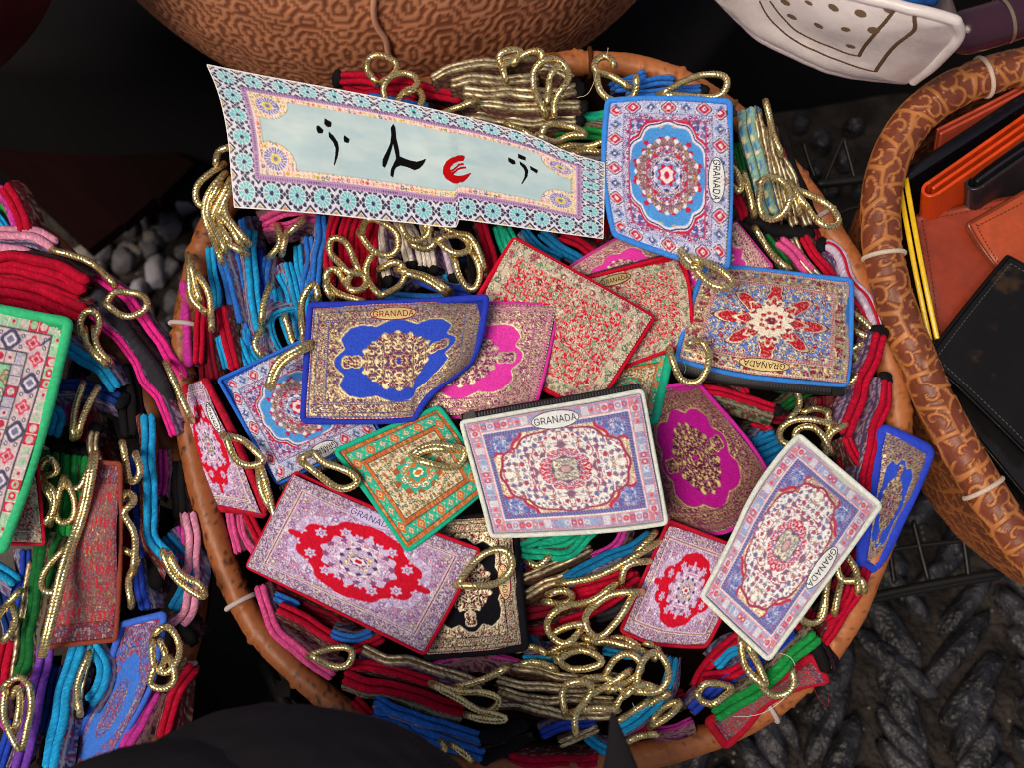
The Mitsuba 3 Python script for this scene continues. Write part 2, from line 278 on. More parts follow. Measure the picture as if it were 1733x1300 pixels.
def pat_star(c):
    X, Y = c.cx, c.cy; W, H = c.W, c.H
    gold = ['#e9dfc4', '#bfae86', '#e2d6b4', '#efe6cc']
    pal = [('#4f7fd8', 4), ('#e9dfc4', 4), ('#b01c38', 3), ('#efe6cc', 2)]
    floral(c, np.ones_like(X), X, Y, '#4f7fd8', pal, '#e2d6b4', '#5c3040', 6, 4.8, 2.2, 5, .85)
    f = cartouche(X, Y, W / 2 - 17, H / 2 - 16, 4)
    m = np.ones_like(X)
    rosette(c, m, X, Y, 31, 23, 8, [(1.08, '#6a2838', 8), (1.02, '#efe6cc', 8), (.95, '#b81430', 8), (.66, '#efe6cc', 8), (.60, '#b81430', 8)], .42, 1.7)
    d, th, r = blooms(X, Y, 10.5, 3, .1)
    c.put(sm(1, .96, np.hypot(X / 27, Y / 20)) * sm(.34, .29, d + .06 * np.cos(6 * th)), '#e2dccc', .8); c.put(sm(1, .96, np.hypot(X / 27, Y / 20)) * sm(.15, .11, d), '#7c2440', .9)
    rosette(c, m, X, Y, 14, 12, 14, [(1.15, '#7c2440'), (1.08, '#efe8da'), (.62, '#b81430', 10), (.52, '#efe8da', 10), (.3, '#7c2440', 6)], .10)
    bands(c, [(0, 1.6, 'zig', '#5c2848', '#d8a8b0', 1.8), (1.6, 3.2, 'zig', '#8a3450', '#e2b8b4', 2.0), (3.2, 4.2, 'solid', '#e2d6b4'), (4.2, 13.5, 'flor', '#d2c49c', [('#4f7fd8', 3), ('#b01c38', 4), ('#efe6cc', 3), ('#7c2848', 2)], '#7c3048', '#5c2838', 6.0), (13.5, 14.2, 'solid', '#efe6cc'), (14.2, 16.6, 'zig', '#8a3450', '#d8a8b0', 1.9)], 8)
    c.put((nz(c.X / .9, c.Y / .8, 61) > .68) * .6, '#e2d6b4', None, .8)
def pat_mint(c):
    X, Y = c.cx, c.cy; W, H = c.W, c.H
    pal = [('#5cc08c', 3), ('#e6d8d4', 3), ('#cc3050', 3), ('#bfae86', 3), ('#7c7ca8', 1)]
    floral(c, np.ones_like(X), X, Y, '#8fd0a8', pal, '#bfae86', '#7c5060', 9, 9, 4, 5, .95)
    bands(c, [(0, 1, 'solid', '#284838'), (1, 6.2, 'blocks', [('#d8c8cc', 5), ('#d83050', 3), ('#a8d0b4', 2)], 4.6, '#e6dcd8'), (6.2, 6.9, 'solid', '#4c4458'), (6.9, 15, 'motif', '#d8c4cc', 10, [(1.1, ('#4c4c74', '#d84468')), (.7, ('#e2dce4', '#e8b8c0')), (.4, ('#7c7ca8', '#c03050'))]), (15, 15.7, 'solid', '#4c4458'), (15.7, 20.5, 'blocks', [('#d8c8cc', 4), ('#c83050', 3), ('#b4b4d0', 2)], 4.4, '#6c6078'), (20.5, 21.2, 'solid', '#4c4458')], 2)
def pat_rust(c):
    X, Y = c.cx, c.cy
    co, g = speck(c.X, c.Y, ['#8c4450', '#a85060', '#6c5c70', '#8a7a84', '#b03848', '#7c5c50', '#a08c62'], 3); c.put(np.ones_like(X), co, .4, g)
    d, th, r = blooms(c.X, c.Y, 12, 2, .25); c.put(sm(.24, .18, d), '#c8283c', .7); c.put(sm(.08, .04, d), '#a86a70', .7)
    bands(c, [(0, 1.2, 'solid', '#b0503c'), (1.2, 10, 'flor', '#6c4458', [('#8a84a4', 3), ('#a83848', 3), ('#b89c94', 1)], '#803848', '#4c2c3c', 6), (10, 11, 'zig', '#a04838', '#6c3040', 2)], 1)
def pat_dusk(c):
    X, Y = c.cx, c.cy
    floral(c, np.ones_like(X), X, Y, '#4a6cc8', [('#8a84c0', 3), ('#b04468', 3), ('#a89c90', 2), ('#6a78b8', 2)], '#8c4464', '#4c3458', 4, 6.5, 3, 5, .9)
    f = cartouche(X, Y, c.W / 2 - 20, c.H / 2 - 17, 4); c.put(sm(0, -.02, f) * sm(.55, .6, np.hypot(X / 40, Y / 30)), '#3f78e0', 0)
    bands(c, [(0, 1.4, 'zig', '#c03058', '#d8a8b8', 1.8), (1.4, 3, 'zig', '#d0b0c4', '#9c3460', 2), (3, 11, 'flor', '#6a5c8c', [('#a49cc8', 3), ('#b43c5c', 3), ('#7c8cd0', 2)], '#8c4464', '#3c3050', 5)], 6)
STYLES = dict(white=pat_white, royal=pat_royal, magenta=pat_magenta, plum=pat_plum, black=pat_black, azure=pat_azure, redlilac=pat_redlilac,
              meadow=pat_meadow, teal=pat_teal, star=pat_star, mint=pat_mint, rust=pat_rust, dusk=pat_dusk)
def weave(style, X, Y, W, H):
    """sRGB colour, share of gold thread and relief (0 to 1) of the woven pattern at the points X, Y (mm) of a W x H cloth."""
    c = Cloth(X, Y, W, H, '#808080')
    STYLES[style](c)
    t = 0.90 + 0.16 * h2(np.floor(X / .7), np.floor(Y / .7), 5)      # every thread takes the dye a little differently
    return np.clip(c.c * t[..., None], 0, 1), c.g, c.h
# ---------------------------------------------------------------- materials
VC = {'type': 'mesh_attribute', 'name': 'vertex_color'}
def gold_share(p, n, uv): return mi.Float(uv.x)
def thread_rough(p, n, uv): return 0.88 - 0.45 * mi.Float(uv.x)
def grain(p, n, uv): return mikit.fbm(p.x * 900, p.y * 900, p.z * 900, 2) * 0.00009
def stone_tone(p, n, uv):
    a = mikit.fbm(p.x * 60, p.y * 60, p.z * 60, 3)
    return mikit.mix((0.006, 0.0064, 0.009), (0.036, 0.036, 0.047), mikit.smoothstep(0.25, 0.8, a))
def mortar_tone(p, n, uv):
    a = mikit.fbm(p.x * 30, p.y * 30, 1.0, 4)
    d, e, r = mikit.voronoi(p.x * 160, p.y * 160)
    c = mikit.mix((0.008, 0.0064, 0.0064), (0.032, 0.026, 0.025), mikit.smoothstep(0.25, 0.75, a))
    return dr.select((d < 0.9 * (r - 0.93) * 4) & (mikit.noise(p.x * 35, p.y * 35) > 0.45), mi.Color3f(0.20, 0.19, 0.18), c)
def mortar_bump(p, n, uv): return mikit.fbm(p.x * 220, p.y * 220, 1.0, 4) * 0.007
def mat(k, **kw): scene[k] = {'type': 'twosided', 'bsdf': {'type': 'principled', **kw}}
def rgb(*c): return {'type': 'rgb', 'value': [float(x) for x in c]}
mat('cloth', base_color=VC, roughness=proc(thread_rough), metallic=proc(gold_share), specular=0.15)
mat('gold_cord', base_color=VC, roughness=0.30, metallic=0.9, specular=0.5)
mat('leather', base_color=VC, roughness=0.46, specular=0.45)
scene['smooth_leather'] = {'type': 'twosided', 'bsdf': {'type': 'bumpmap', 'arbitrary': proc(grain, 2e-4), 'scale': 1.0, 'bsdf': {'type': 'principled', 'base_color': VC, 'roughness': 0.22, 'specular': 0.42}}}
mat('paper', base_color=VC, roughness=0.42, specular=0.4)
mat('ink', base_color=VC, roughness=0.75, specular=0.08)
mat('tape', base_color=VC, roughness=0.55, specular=0.5)
mat('wire', base_color=rgb(0.006, 0.006, 0.007), roughness=0.45, specular=0.35)
def stone_bump(p, n, uv): return mikit.fbm(p.x * 380, p.y * 380, p.z * 380, 3) * 0.0035 + mikit.noise(p.x * 90, p.y * 90, p.z * 90) * 0.006
scene['stone'] = {'type': 'twosided', 'bsdf': {'type': 'bumpmap', 'arbitrary': proc(stone_bump, 8e-4), 'scale': 1.0, 'bsdf': {'type': 'principled', 'base_color': proc(stone_tone), 'roughness': 0.45, 'specular': 0.45}}}
mat('pale_stone', base_color=VC, roughness=0.7, specular=0.3)
scene['mortar'] = {'type': 'twosided', 'bsdf': {'type': 'bumpmap', 'arbitrary': proc(mortar_bump, 1e-3), 'scale': 1.0, 'bsdf': {'type': 'principled', 'base_color': proc(mortar_tone), 'roughness': 0.85, 'specular': 0.3}}}
mat('dark_wood', base_color=VC, roughness=0.8, specular=0.06)

# ---------------------------------------------------------------- the register of things
def number(key):
    if key not in scene and key not in labels:
        return key
    k = 1
    while f'{key}_{k:03d}' in scene or f'{key}_{k:03d}' in labels: k += 1
    return f'{key}_{k:03d}'
def thing(name, label, cat, group=None):
    key = number(name)
    labels[key] = {'label': label, 'category': cat}
    if group: labels[key]['group'] = group
    return key
def part(parent, name, shape, label=None, kind=None):
    key = number(f'{parent}__{name}')
    scene[key] = shape
    if label: labels.setdefault(key, {})['label'] = label
    if kind: labels.setdefault(key, {})['kind'] = kind
    return key
def shape(v, f, bsdf, col=None, gold=None, smooth=True, extra=None):
    v = np.asarray(v, float)
    if col is None: col = np.ones(3) * .5
    col = np.broadcast_to(lin(col), v.shape)
    uv = None
    if bsdf == 'cloth':
        uv = np.stack([np.broadcast_to(0.0 if gold is None else gold, len(v)), v[:, 0] * 10], 1)
    return mikit.ply((v, f), bsdf, smooth=smooth, color=col, uv=uv)
def grid_faces(nu, nv, closed_u=False, closed_v=False, base=0):
    """Triangles of an nu x nv grid of vertices numbered u * nv + v."""
    iu, iv = np.arange(nu if closed_u else nu - 1), np.arange(nv if closed_v else nv - 1)
    a, b = np.meshgrid(iu, iv, indexing='ij'); a, b = a.ravel(), b.ravel()
    a1, b1 = (a + 1) % nu, (b + 1) % nv
    q = np.stack([a * nv + b, a1 * nv + b, a1 * nv + b1, a * nv + b1], 1) + base
    return np.vstack([q[:, [0, 1, 2]], q[:, [0, 2, 3]]])
def join(lst):
    vs, fs, cs, n = [], [], [], 0
    for v, f, *c in lst:
        vs.append(v); fs.append(np.asarray(f) + n); n += len(v)
        if c: cs.append(np.broadcast_to(c[0], v.shape))
    return (np.vstack(vs), np.vstack(fs)) + ((np.vstack(cs),) if cs else ())
def unit(a): return a / np.maximum(np.linalg.norm(a, axis=-1, keepdims=True), 1e-12)
def curve(P, n=None, step=None, closed=False, kind='pchip'):
    """Points evenly spaced along the smooth curve through the points P."""
    P = np.asarray(P, float)
    if closed: P = np.vstack([P, P[:1]])
    t = np.concatenate([[0], np.cumsum(np.maximum(np.linalg.norm(np.diff(P, axis=0), axis=1), 1e-6))])
    if len(P) == 2:
        fn = lambda s: P[0] + (P[1] - P[0]) * (s / t[-1])[:, None]
    elif closed: fn = CubicSpline(t, P, bc_type='periodic')
    elif kind == 'pchip': fn = PchipInterpolator(t, P)
    else: fn = CubicSpline(t, P, bc_type='natural')
    d = fn(np.linspace(0, t[-1], 400)); L = np.concatenate([[0], np.cumsum(np.linalg.norm(np.diff(d, axis=0), axis=1))])
    if n is None: n = max(4, int(L[-1] / step) + 1)
    s = np.interp(np.linspace(0, L[-1], n + 1 if closed else n), L, np.linspace(0, t[-1], 400))
    q = fn(s)
    return (q[:-1] if closed else q), L[-1]
def frames(P, closed=False, ref=None):
    """Tangents, and two directions across, of a polyline; the first stays close to ref."""
    if closed: t = np.roll(P, -1, 0) - np.roll(P, 1, 0)
    else: t = np.gradient(P, axis=0)
    t = unit(t)
    if ref is None:
        a = np.zeros_like(P); v = unit(np.cross(t[0], [0.31, 0.2, 0.93]))
        for i in range(len(P)):
            v = unit(v - t[i] * (v @ t[i])); a[i] = v
    else:
        a = unit(ref - t * (t * ref).sum(-1)[:, None])
    return t, a, np.cross(t, a)
def tube(P, r, sides=10, closed=False, ref=None, cap=True, flat=1.0, disp=None):
    """(vertices, faces, fraction along, angle) of a tube of radius r (a number or one per point) along the points P; rounded ends."""
    n = len(P); r = np.broadcast_to(np.asarray(r, float), n).copy()
    if cap and not closed:
        s = np.concatenate([[0], np.cumsum(np.linalg.norm(np.diff(P, axis=0), axis=1))])
        for d in (s, s[-1] - s):
            r *= np.sqrt(np.clip(1 - (1 - np.clip(d / (r + 1e-9), 0, 1)) ** 2, .02, 1))
    t, a, b = frames(P, closed, ref)
    th = np.linspace(0, 2 * np.pi, sides, endpoint=False)
    rr = np.repeat(r[:, None], sides, 1)
    if disp is not None: rr = rr * disp(np.arange(n)[:, None], th[None])
    v = P[:, None] + rr[..., None] * (a[:, None] * np.cos(th)[None, :, None] * flat + b[:, None] * np.sin(th)[None, :, None])
    return v.reshape(-1, 3), grid_faces(n, sides, closed, True)
SEED = [100]
def nextseed():
    SEED[0] += 1
    return SEED[0]

# ---------------------------------------------------------------- flat cloth: a Coons patch between four traced edges
class Patch:
    def __init__(s, top, right, bottom, left):
        s.e = [curve(pts(e), 80)[0] for e in (top, right, bottom, left)]
        L = [np.linalg.norm(np.diff(e, axis=0), axis=1).sum() for e in s.e]
        s.W, s.H = (L[0] + L[2]) / 2 * 1000, (L[1] + L[3]) / 2 * 1000
        s.bumps = []; s.bend = 0.0; s.dW, s.dH = 128.0, 94.0
    def edge(s, k, u):
        e = s.e[k]; i = np.linspace(0, 1, len(e))
        return np.stack([np.interp(u, i, e[:, j]) for j in range(3)], -1)
    def flat(s, u, v):
        """Top runs left to right, left and right run top to bottom."""
        u, v = np.asarray(u, float), np.asarray(v, float)
        t, r, b, l = s.edge(0, u), s.edge(1, v), s.edge(2, u), s.edge(3, v)
        u, v = u[..., None], v[..., None]
        c = [s.e[0][0], s.e[0][-1], s.e[2][0], s.e[2][-1]]
        return (1 - v) * t + v * b + (1 - u) * l + u * r - ((1 - u) * (1 - v) * c[0] + u * (1 - v) * c[1] + (1 - u) * v * c[2] + u * v * c[3])
    def normal(s, u, v, e=0.012):
        u0, u1, v0, v1 = np.clip(u - e, 0, 1), np.clip(u + e, 0, 1), np.clip(v - e, 0, 1), np.clip(v + e, 0, 1)
        n = unit(np.cross(s.flat(u1, v) - s.flat(u0, v), s.flat(u, v1) - s.flat(u, v0)))
        return n * np.where((n @ VIEW) > 0, -1, 1)[..., None]
    def lift(s, u, v):
        """Millimetres above the flat patch: stuffing, wrinkles and dents."""
        p = 1 - np.maximum(abs(2 * u - 1), abs(2 * v - 1)) ** 5
        z = s.thick * (0.25 + 0.75 * p)
        X, Y = u * s.W, v * s.H
        z = z + s.wrinkle * (nz(X / 26, Y / 22, s.seed) - .5) * 2 + s.wrinkle * .45 * (nz(X / 9, Y / 11, s.seed + 1) - .5)
        z = z + s.bend * (nz(X / 55 + 3, Y / 50, s.seed + 7) - .5)
        for (bu, bv, bw, bh) in s.bumps:
            z = z + bh * np.exp(-((u - bu) ** 2 + (v - bv) ** 2 * (s.H / s.W) ** 2) / bw ** 2)
        return z
    def at(s, u, v, up=0.0):
        return s.flat(u, v) + s.normal(u, v) * ((s.lift(u, v) + up) / 1000)[..., None]
def oval_label(key, pt, centre, a, b, ground='#e8eef0', ink='#30303c', rim='#5a5a68', text='GRANADA', size=5.0, gold=0.0, parent=None, flip=False):
    """The printed oval with its lettering, laid on the cloth."""
    def place(xy, up):
        return pt.at(xy[:, 0] / pt.dW, xy[:, 1] / pt.dH, up)
    cx, cy = centre
    th = np.linspace(0, 2 * np.pi, 48, endpoint=False)
    rr = np.linspace(0, 1, 7)[1:]
    xy = np.vstack([[[cx, cy]]] + [np.stack([cx + a * q * np.cos(th), cy + b * q * np.sin(th)], 1) for q in rr])
    f = [[0, 1 + i, 1 + (i + 1) % 48] for i in range(48)]
    for k in range(5):
        for i in range(48):
            p0, p1 = 1 + k * 48 + i, 1 + k * 48 + (i + 1) % 48
            f += [[p0, p0 + 48, p1 + 48], [p0, p1 + 48, p1]]
    g = part(key, 'label_oval', shape(place(xy, .42), f, 'cloth', hx(ground), gold))
    R = place(np.stack([cx + a * .97 * np.cos(th), cy + b * .95 * np.sin(th)], 1), .45)
    v, f = tube(R, .00032, 6, True)
    part(g, 'border', shape(v, f, 'cloth', hx(rim)))
    m = meshkit.text_mesh(text, size, .25)
    v = np.array(m.vertices); w = v[:, 0].max() - v[:, 0].min()
    sx = min(1.0, 1.72 * a / w)
    v[:, 0] = (v[:, 0] - (v[:, 0].max() + v[:, 0].min()) / 2) * sx
    xy = np.stack([cx + v[:, 0], cy - (v[:, 1] - size / 2)], 1)
    part(g, 'lettering', shape(place(xy, .5 + v[:, 2]), m.faces, 'cloth', hx(ink), smooth=False))
def panel_mesh(pt, style, res, inset=0.0, relief=0.40):
    nu, nv = max(8, int(pt.W / res)), max(8, int(pt.H / res))
    u, v = np.meshgrid(np.linspace(inset / pt.W, 1 - inset / pt.W, nu), np.linspace(inset / pt.H, 1 - inset / pt.H, nv), indexing='ij')
    X, Y = u * pt.dW, v * pt.dH
    col, gold, h = weave(style, X, Y, pt.dW, pt.dH)
    h = relief * (h + .8 * (h2(np.floor(X / .8), np.floor(Y / .8), 3) - .5))
    P = pt.at(u, v, h)
    return P.reshape(-1, 3), grid_faces(nu, nv), col.reshape(-1, 3), gold.ravel()
def cloth_tint(c, n, seed, amt=.10):
    r = np.random.default_rng(seed)
    k = np.clip(1 + amt * (r.random(n) - .5) * 2, 0, 2)
    return np.clip(hx(c)[None] * k[:, None], 0, 1)
TEALGOLD = '#8fbcb4'
def piping(P, r, col, seed, sides=10, closed=False, ref=None, ribs=0.03, gold=False, flat=1.0):
    """A folded cloth edge: a soft tube with twill ribs and small dents."""
    n = len(P); i = np.arange(n)[:, None]; k = np.arange(sides)[None]; rnd = np.random.default_rng(seed)
    d1 = nz(i / 11.0 + 0 * k, 0 * i + 2.2 * np.cos(k / sides * 6.283), seed); d2 = nz(i / 3.1 + 0 * k, 1.0 * k + 0 * i, seed + 1)
    tw = .02 if closed else .07
    th = np.linspace(0, 2 * np.pi, sides, endpoint=False)[None]; sq = (abs(np.cos(th)) ** 3.4 + abs(np.sin(th)) ** 3.4) ** (-1 / 3.4) if not closed else 1.0
    fn = lambda a, b: sq * (1 + .16 * (d1 - .5) + (.02 if closed else .09) * (d2 - .5) + ribs * (((i + k) % 2) - .5))
    v, f = tube(P, r, sides, closed, ref, True, flat, fn)
    t = (.93 + .12 * rnd.random((n, sides))) if closed else .80 + .30 * rnd.random((n, sides)) * rnd.random((n, sides)) + tw * ((i + k) % 2) + .16 * (d1 - .5)
    if gold:
        m = rnd.random((n, sides))[..., None]
        c = np.where(m < .70, hx('#ece2c0') * (.72 + .36 * m), np.where(m < .88, hx('#a08a60'), hx('#7a5a50')))
    else:
        c = hx(col) * t[..., None]
    if col == TEALGOLD:        # woven with gold dots and blue ones
        q = (i % 7 < 3) & (k % 4 < 2); c = np.where(q[..., None], hx('#e8dcae'), c); q = (i % 9 < 4) & (k % 5 == 3); c = np.where(q[..., None], hx('#2f7ccc'), c)
    return v, f, np.clip(c, 0, 1).reshape(-1, 3)
def zipper(key, pt, side, out, back, black='#15151a'):
    """Tape, teeth and slider along one edge of a pouch."""
    u = np.linspace(.0, 1, 60)
    e = {'top': (u, 0 * u), 'right': (0 * u + 1, u), 'bottom': (u, 0 * u + 1), 'left': (0 * u, u)}[side]
    P = pt.flat(*e); N = pt.normal(*e)
    t, _, _ = frames(P); B = unit(np.cross(t, N)); c = pt.flat(np.array(.5), np.array(.5))
    B = B * np.where(((P - c) * B).sum(-1) > 0, 1, -1)[:, None]
    rows = [(-.5, -.5), (out * .35, -back * .3), (out * .7, -back * .6), (out, -back), (out * .8, -back - 2.0)]
    V = np.stack([P + B * a / 1000 + N * z / 1000 for a, z in rows], 1)
    z = part(key, 'zipper', shape(V.reshape(-1, 3), grid_faces(60, len(rows)), 'tape', hx(black)))
    M = P + B * out * .55 / 1000 + N * (-back * .45 + .3) / 1000
    lst = []
    for q in np.linspace(0, 59, int(pt.W / 1.8)):
        i = int(q); w = q - i; j = min(i + 1, 59); o = M[i] * (1 - w) + M[j] * w
        b = trimesh.creation.box((.0009, .0022, .0008)); R = np.stack([t[i], B[i], N[i]], 1)
        lst.append((b.vertices @ R.T + o, b.faces))
    v, f = join(lst)
    part(z, 'teeth', shape(v, f, 'tape', hx('#2c2c34'), smooth=False), kind='stuff')
    o = M[1]; R = np.stack([t[1], B[1], N[1]], 1); lst = []
    for (sx, sy, sz, dx) in ((.007, .005, .0024, .004), (.003, .007, .003, .0055)):
        b = trimesh.creation.box((sx, sy, sz)); lst.append((b.vertices @ R.T + o + t[1] * dx + N[1] * .001, b.faces))
    v, f = join(lst)
    part(z, 'slider', shape(v, f, 'wire', smooth=False))
    ends = [P[0] + B[0] * out * .5 / 1000 - N[0] * back * .5 / 1000, P[-1] + B[-1] * out * .5 / 1000 - N[-1] * back * .5 / 1000]
    return ends
def pouch(name, label, style, top, right, bottom, left, bind='#c01030', r=1.2, res=.51, thick=3.4, wrinkle=1.5, zip_side=None, zip_out=5, zip_back=3, group=None, oval=None, bumps=(), edges='trbl', cat='coin purse', inset=1.2):
    key = thing(name, label, cat, group)
    pt = Patch(top, right, bottom, left); pt.thick, pt.wrinkle, pt.seed = thick, wrinkle, nextseed(); pt.bumps = list(bumps); pt.bend = 8.0
    v, f, c, g = panel_mesh(pt, style, res, inset)
    part(key, 'woven_front', shape(v, f, 'cloth', c, g))
    u, w = np.meshgrid(np.linspace(0, 1, 24), np.linspace(0, 1, 18), indexing='ij')
    B = pt.flat(u, w) - pt.normal(u, w) * ((1.0 + thick * (1 - np.maximum(abs(2 * u - 1), abs(2 * w - 1)) ** 4)) / 1000)[..., None]
    part(key, 'back', shape(B.reshape(-1, 3), grid_faces(24, 18), 'cloth', hx(bind) * .8))
    if edges:
        k = int(round((pt.W + pt.H) / 1.5))
        E = []
        n1, n2 = int(pt.W / 1.5), int(pt.H / 1.5)
        q1, q2 = np.linspace(0, 1, n1, endpoint=False), np.linspace(0, 1, n2, endpoint=False)
        if edges == 'trbl':
            uu = np.concatenate([q1, 1 + 0 * q2, 1 - q1, 0 * q2]); vv = np.concatenate([0 * q1, q2, 1 + 0 * q1, 1 - q2])
            P = pt.flat(uu, vv); N = pt.normal(uu, vv)
            P = P + N * .0004
            for _ in range(2): P = (np.roll(P, 1, 0) + 2 * P + np.roll(P, -1, 0)) / 4
            v, f, c = piping(P, r / 1000, bind, nextseed(), closed=True, ribs=.0)
            part(key, 'binding', shape(v, f, 'cloth', c))
        else:
            lst = []
            for ch in edges:
                e = {'t': (q1, 0 * q1), 'r': (0 * q2 + 1, q2), 'b': (q1, 0 * q1 + 1), 'l': (0 * q2, q2)}[ch]
                P = pt.flat(*e) + pt.normal(*e) * .0004
                lst.append(piping(P, r / 1000, bind, nextseed(), ribs=.02))
            v, f, c = join(lst)
            part(key, 'binding', shape(v, f, 'cloth', c))
    if zip_side: zipper(key, pt, zip_side, zip_out, zip_back)
    if oval: oval_label(key, pt, (pt.dW * oval.pop('x', .5), oval.pop('y', 9.0)), **oval)
    return key, pt

# ---------------------------------------------------------------- gold cord
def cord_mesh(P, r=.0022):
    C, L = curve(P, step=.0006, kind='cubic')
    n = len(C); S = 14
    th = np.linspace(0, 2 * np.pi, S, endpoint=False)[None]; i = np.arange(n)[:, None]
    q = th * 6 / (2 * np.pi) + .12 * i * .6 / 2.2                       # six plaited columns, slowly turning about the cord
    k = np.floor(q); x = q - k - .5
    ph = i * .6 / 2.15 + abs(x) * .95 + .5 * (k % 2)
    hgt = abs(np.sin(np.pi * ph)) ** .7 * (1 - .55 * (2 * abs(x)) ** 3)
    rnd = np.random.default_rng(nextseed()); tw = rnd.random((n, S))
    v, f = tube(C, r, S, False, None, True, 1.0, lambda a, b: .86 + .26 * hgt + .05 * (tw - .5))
    c = hx('#8c7636') + (hx('#ffeab2') * (.90 + .16 * tw[..., None]) - hx('#8c7636')) * sm(.18, .62, hgt)[..., None]    # gold lurex over dull core yarn; shade between the plaits painted in
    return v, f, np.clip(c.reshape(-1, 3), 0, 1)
def cord(owner, *paths, label=None, r=.0022):
    """One knotted cord of the pouch owner: each path is a list of traced points (x, y, height)."""
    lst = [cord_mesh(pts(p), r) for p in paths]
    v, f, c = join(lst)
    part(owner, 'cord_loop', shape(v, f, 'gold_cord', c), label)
def loop(owner, x0, y0, h0, x1, y1, h1, w=16, bend=0.0, label=None):
    """A teardrop of doubled cord from (x0, y0) out to (x1, y1); w = half width, bend = sideways sweep, in the same units."""
    dx, dy = x1 - x0, y1 - y0; L = math.hypot(dx, dy); nx, ny = -dy / L, dx / L
    P = []
    for t, s in ((0, .12), (.3, .55), (.62, 1.0), (.88, .85), (1, .0), (.88, -.85), (.62, -1.0), (.3, -.55), (0, -.12)):
        b = bend * t * t
        P.append((x0 + dx * t + nx * (s * w + b), y0 + dy * t + ny * (s * w + b), h0 + (h1 - h0) * t + 2.5 * s * (1 - t) + 1.5 * math.sin(9 * t + w)))
    cord(owner, P, label=label)

# ---------------------------------------------------------------- a pouch seen on its edge in the pile
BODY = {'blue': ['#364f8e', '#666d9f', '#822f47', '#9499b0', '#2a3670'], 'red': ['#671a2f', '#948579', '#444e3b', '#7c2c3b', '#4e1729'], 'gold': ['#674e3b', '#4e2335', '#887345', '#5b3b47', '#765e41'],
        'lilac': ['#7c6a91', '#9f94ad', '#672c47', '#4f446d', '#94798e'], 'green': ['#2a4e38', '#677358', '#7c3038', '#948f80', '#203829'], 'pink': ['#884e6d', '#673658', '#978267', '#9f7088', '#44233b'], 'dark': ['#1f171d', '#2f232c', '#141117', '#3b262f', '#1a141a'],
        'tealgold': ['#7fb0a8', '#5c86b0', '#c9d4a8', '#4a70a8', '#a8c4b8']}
def edge_pouch(name, label, group, path, col, w=8.0, depth=20, lean=0, body='blue', single=False, gold=False, tuft=(0, 0), cat='coin purse', bodyside=True, ribs=.05, seam=None):
    """The stuffed top edge of a pouch that stands in the pile, its woven sides going down into the basket."""
    key = thing(name, label, cat, group)
    sd = nextseed(); rng = np.random.default_rng(sd)
    C, L = curve(pts(path), step=.0014, kind='cubic' if len(path) > 2 else 'pchip')
    n = len(C); s = np.linspace(0, L * 1000, n)
    C = C + NRM * (.0016 * (nz(s / 12, 0 * s, sd) - .5) * 2)[:, None]
    t, up, B = frames(C, ref=NRM)
    C = C + B * (.0018 * (nz(s / 16, 0 * s + 5, sd) - .5) * 2)[:, None]
    w = w * rng.uniform(.88, 1.08)
    a = np.radians((lean if lean else rng.choice([-1, 1]) * rng.uniform(8, 30)) + 22 * (nz(s / 25, 0 * s + 9, sd) - .5))[:, None]
    D = -(up * np.cos(a) + B * np.sin(a)); S = -up * np.sin(a) + B * np.cos(a)
    W = w / 1000
    lst = []
    for q in ((0,) if single else (-1, 1)):
        lst.append(piping(C + S * (q * W * .235) - D * (.0008 * (rng.random() - .5)), (W * .45 if single else W * .235), col, nextseed(), 10, ref=S, gold=gold, flat=.90))
    if not single:      # the seam between the two folds, sunk and dark with its thread
        v, f = tube(C - D * W * (.20 if seam else .05), .0011 if seam else .0006, 5)
        lst.append((v, f, np.repeat(np.tile(hx(seam) if seam else hx('#6a4a44') if gold else hx(col) * .55, (n, 1)), 5, 0)))
    v, f, c = join(lst)
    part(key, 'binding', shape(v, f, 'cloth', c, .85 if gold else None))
    z = np.array([0, .9, 1.8, 2.7, 3.6, 4.5, 5.4, 6.6, 8.2, 10.5, 14])
    sides = []
    pal = BODY[body]
    m = max(6, int(L * 1000 / 1.25)); idx = np.linspace(0, n - 1, m); i0 = idx.astype(int)
    for q in (-1, 1):
        wd = W * (.45 + .10 * sm(0, 6, z))
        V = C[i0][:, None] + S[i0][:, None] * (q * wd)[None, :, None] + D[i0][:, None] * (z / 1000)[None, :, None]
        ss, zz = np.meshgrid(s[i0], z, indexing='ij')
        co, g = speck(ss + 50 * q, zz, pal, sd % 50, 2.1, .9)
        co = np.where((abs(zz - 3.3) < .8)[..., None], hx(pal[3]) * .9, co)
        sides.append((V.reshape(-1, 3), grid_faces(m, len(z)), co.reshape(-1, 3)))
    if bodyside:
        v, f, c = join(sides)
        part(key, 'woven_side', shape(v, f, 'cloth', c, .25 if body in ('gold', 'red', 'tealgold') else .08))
    for q, on in zip((0, -1), tuft):
        if on:          # black ends of the zip tape
            o = C[q] - NRM * .002; d = t[q] * (-1 if q == 0 else 1)
            b = trimesh.creation.icosphere(2, 1.0); vv = np.array(b.vertices)
            vv = vv * (1 + .5 * (nz(vv[:, 0] * 3 + sd, vv[:, 1] * 3, sd, vv[:, 2] * 3) - .5))[:, None]
            R = np.stack([d, S[q], up[q]], 1)
            part(key, 'tape_end', shape((vv * [.0042, W * .62, .0042]) @ R.T + o + d * .001, b.faces, 'cloth', hx('#16151a')))
    return key
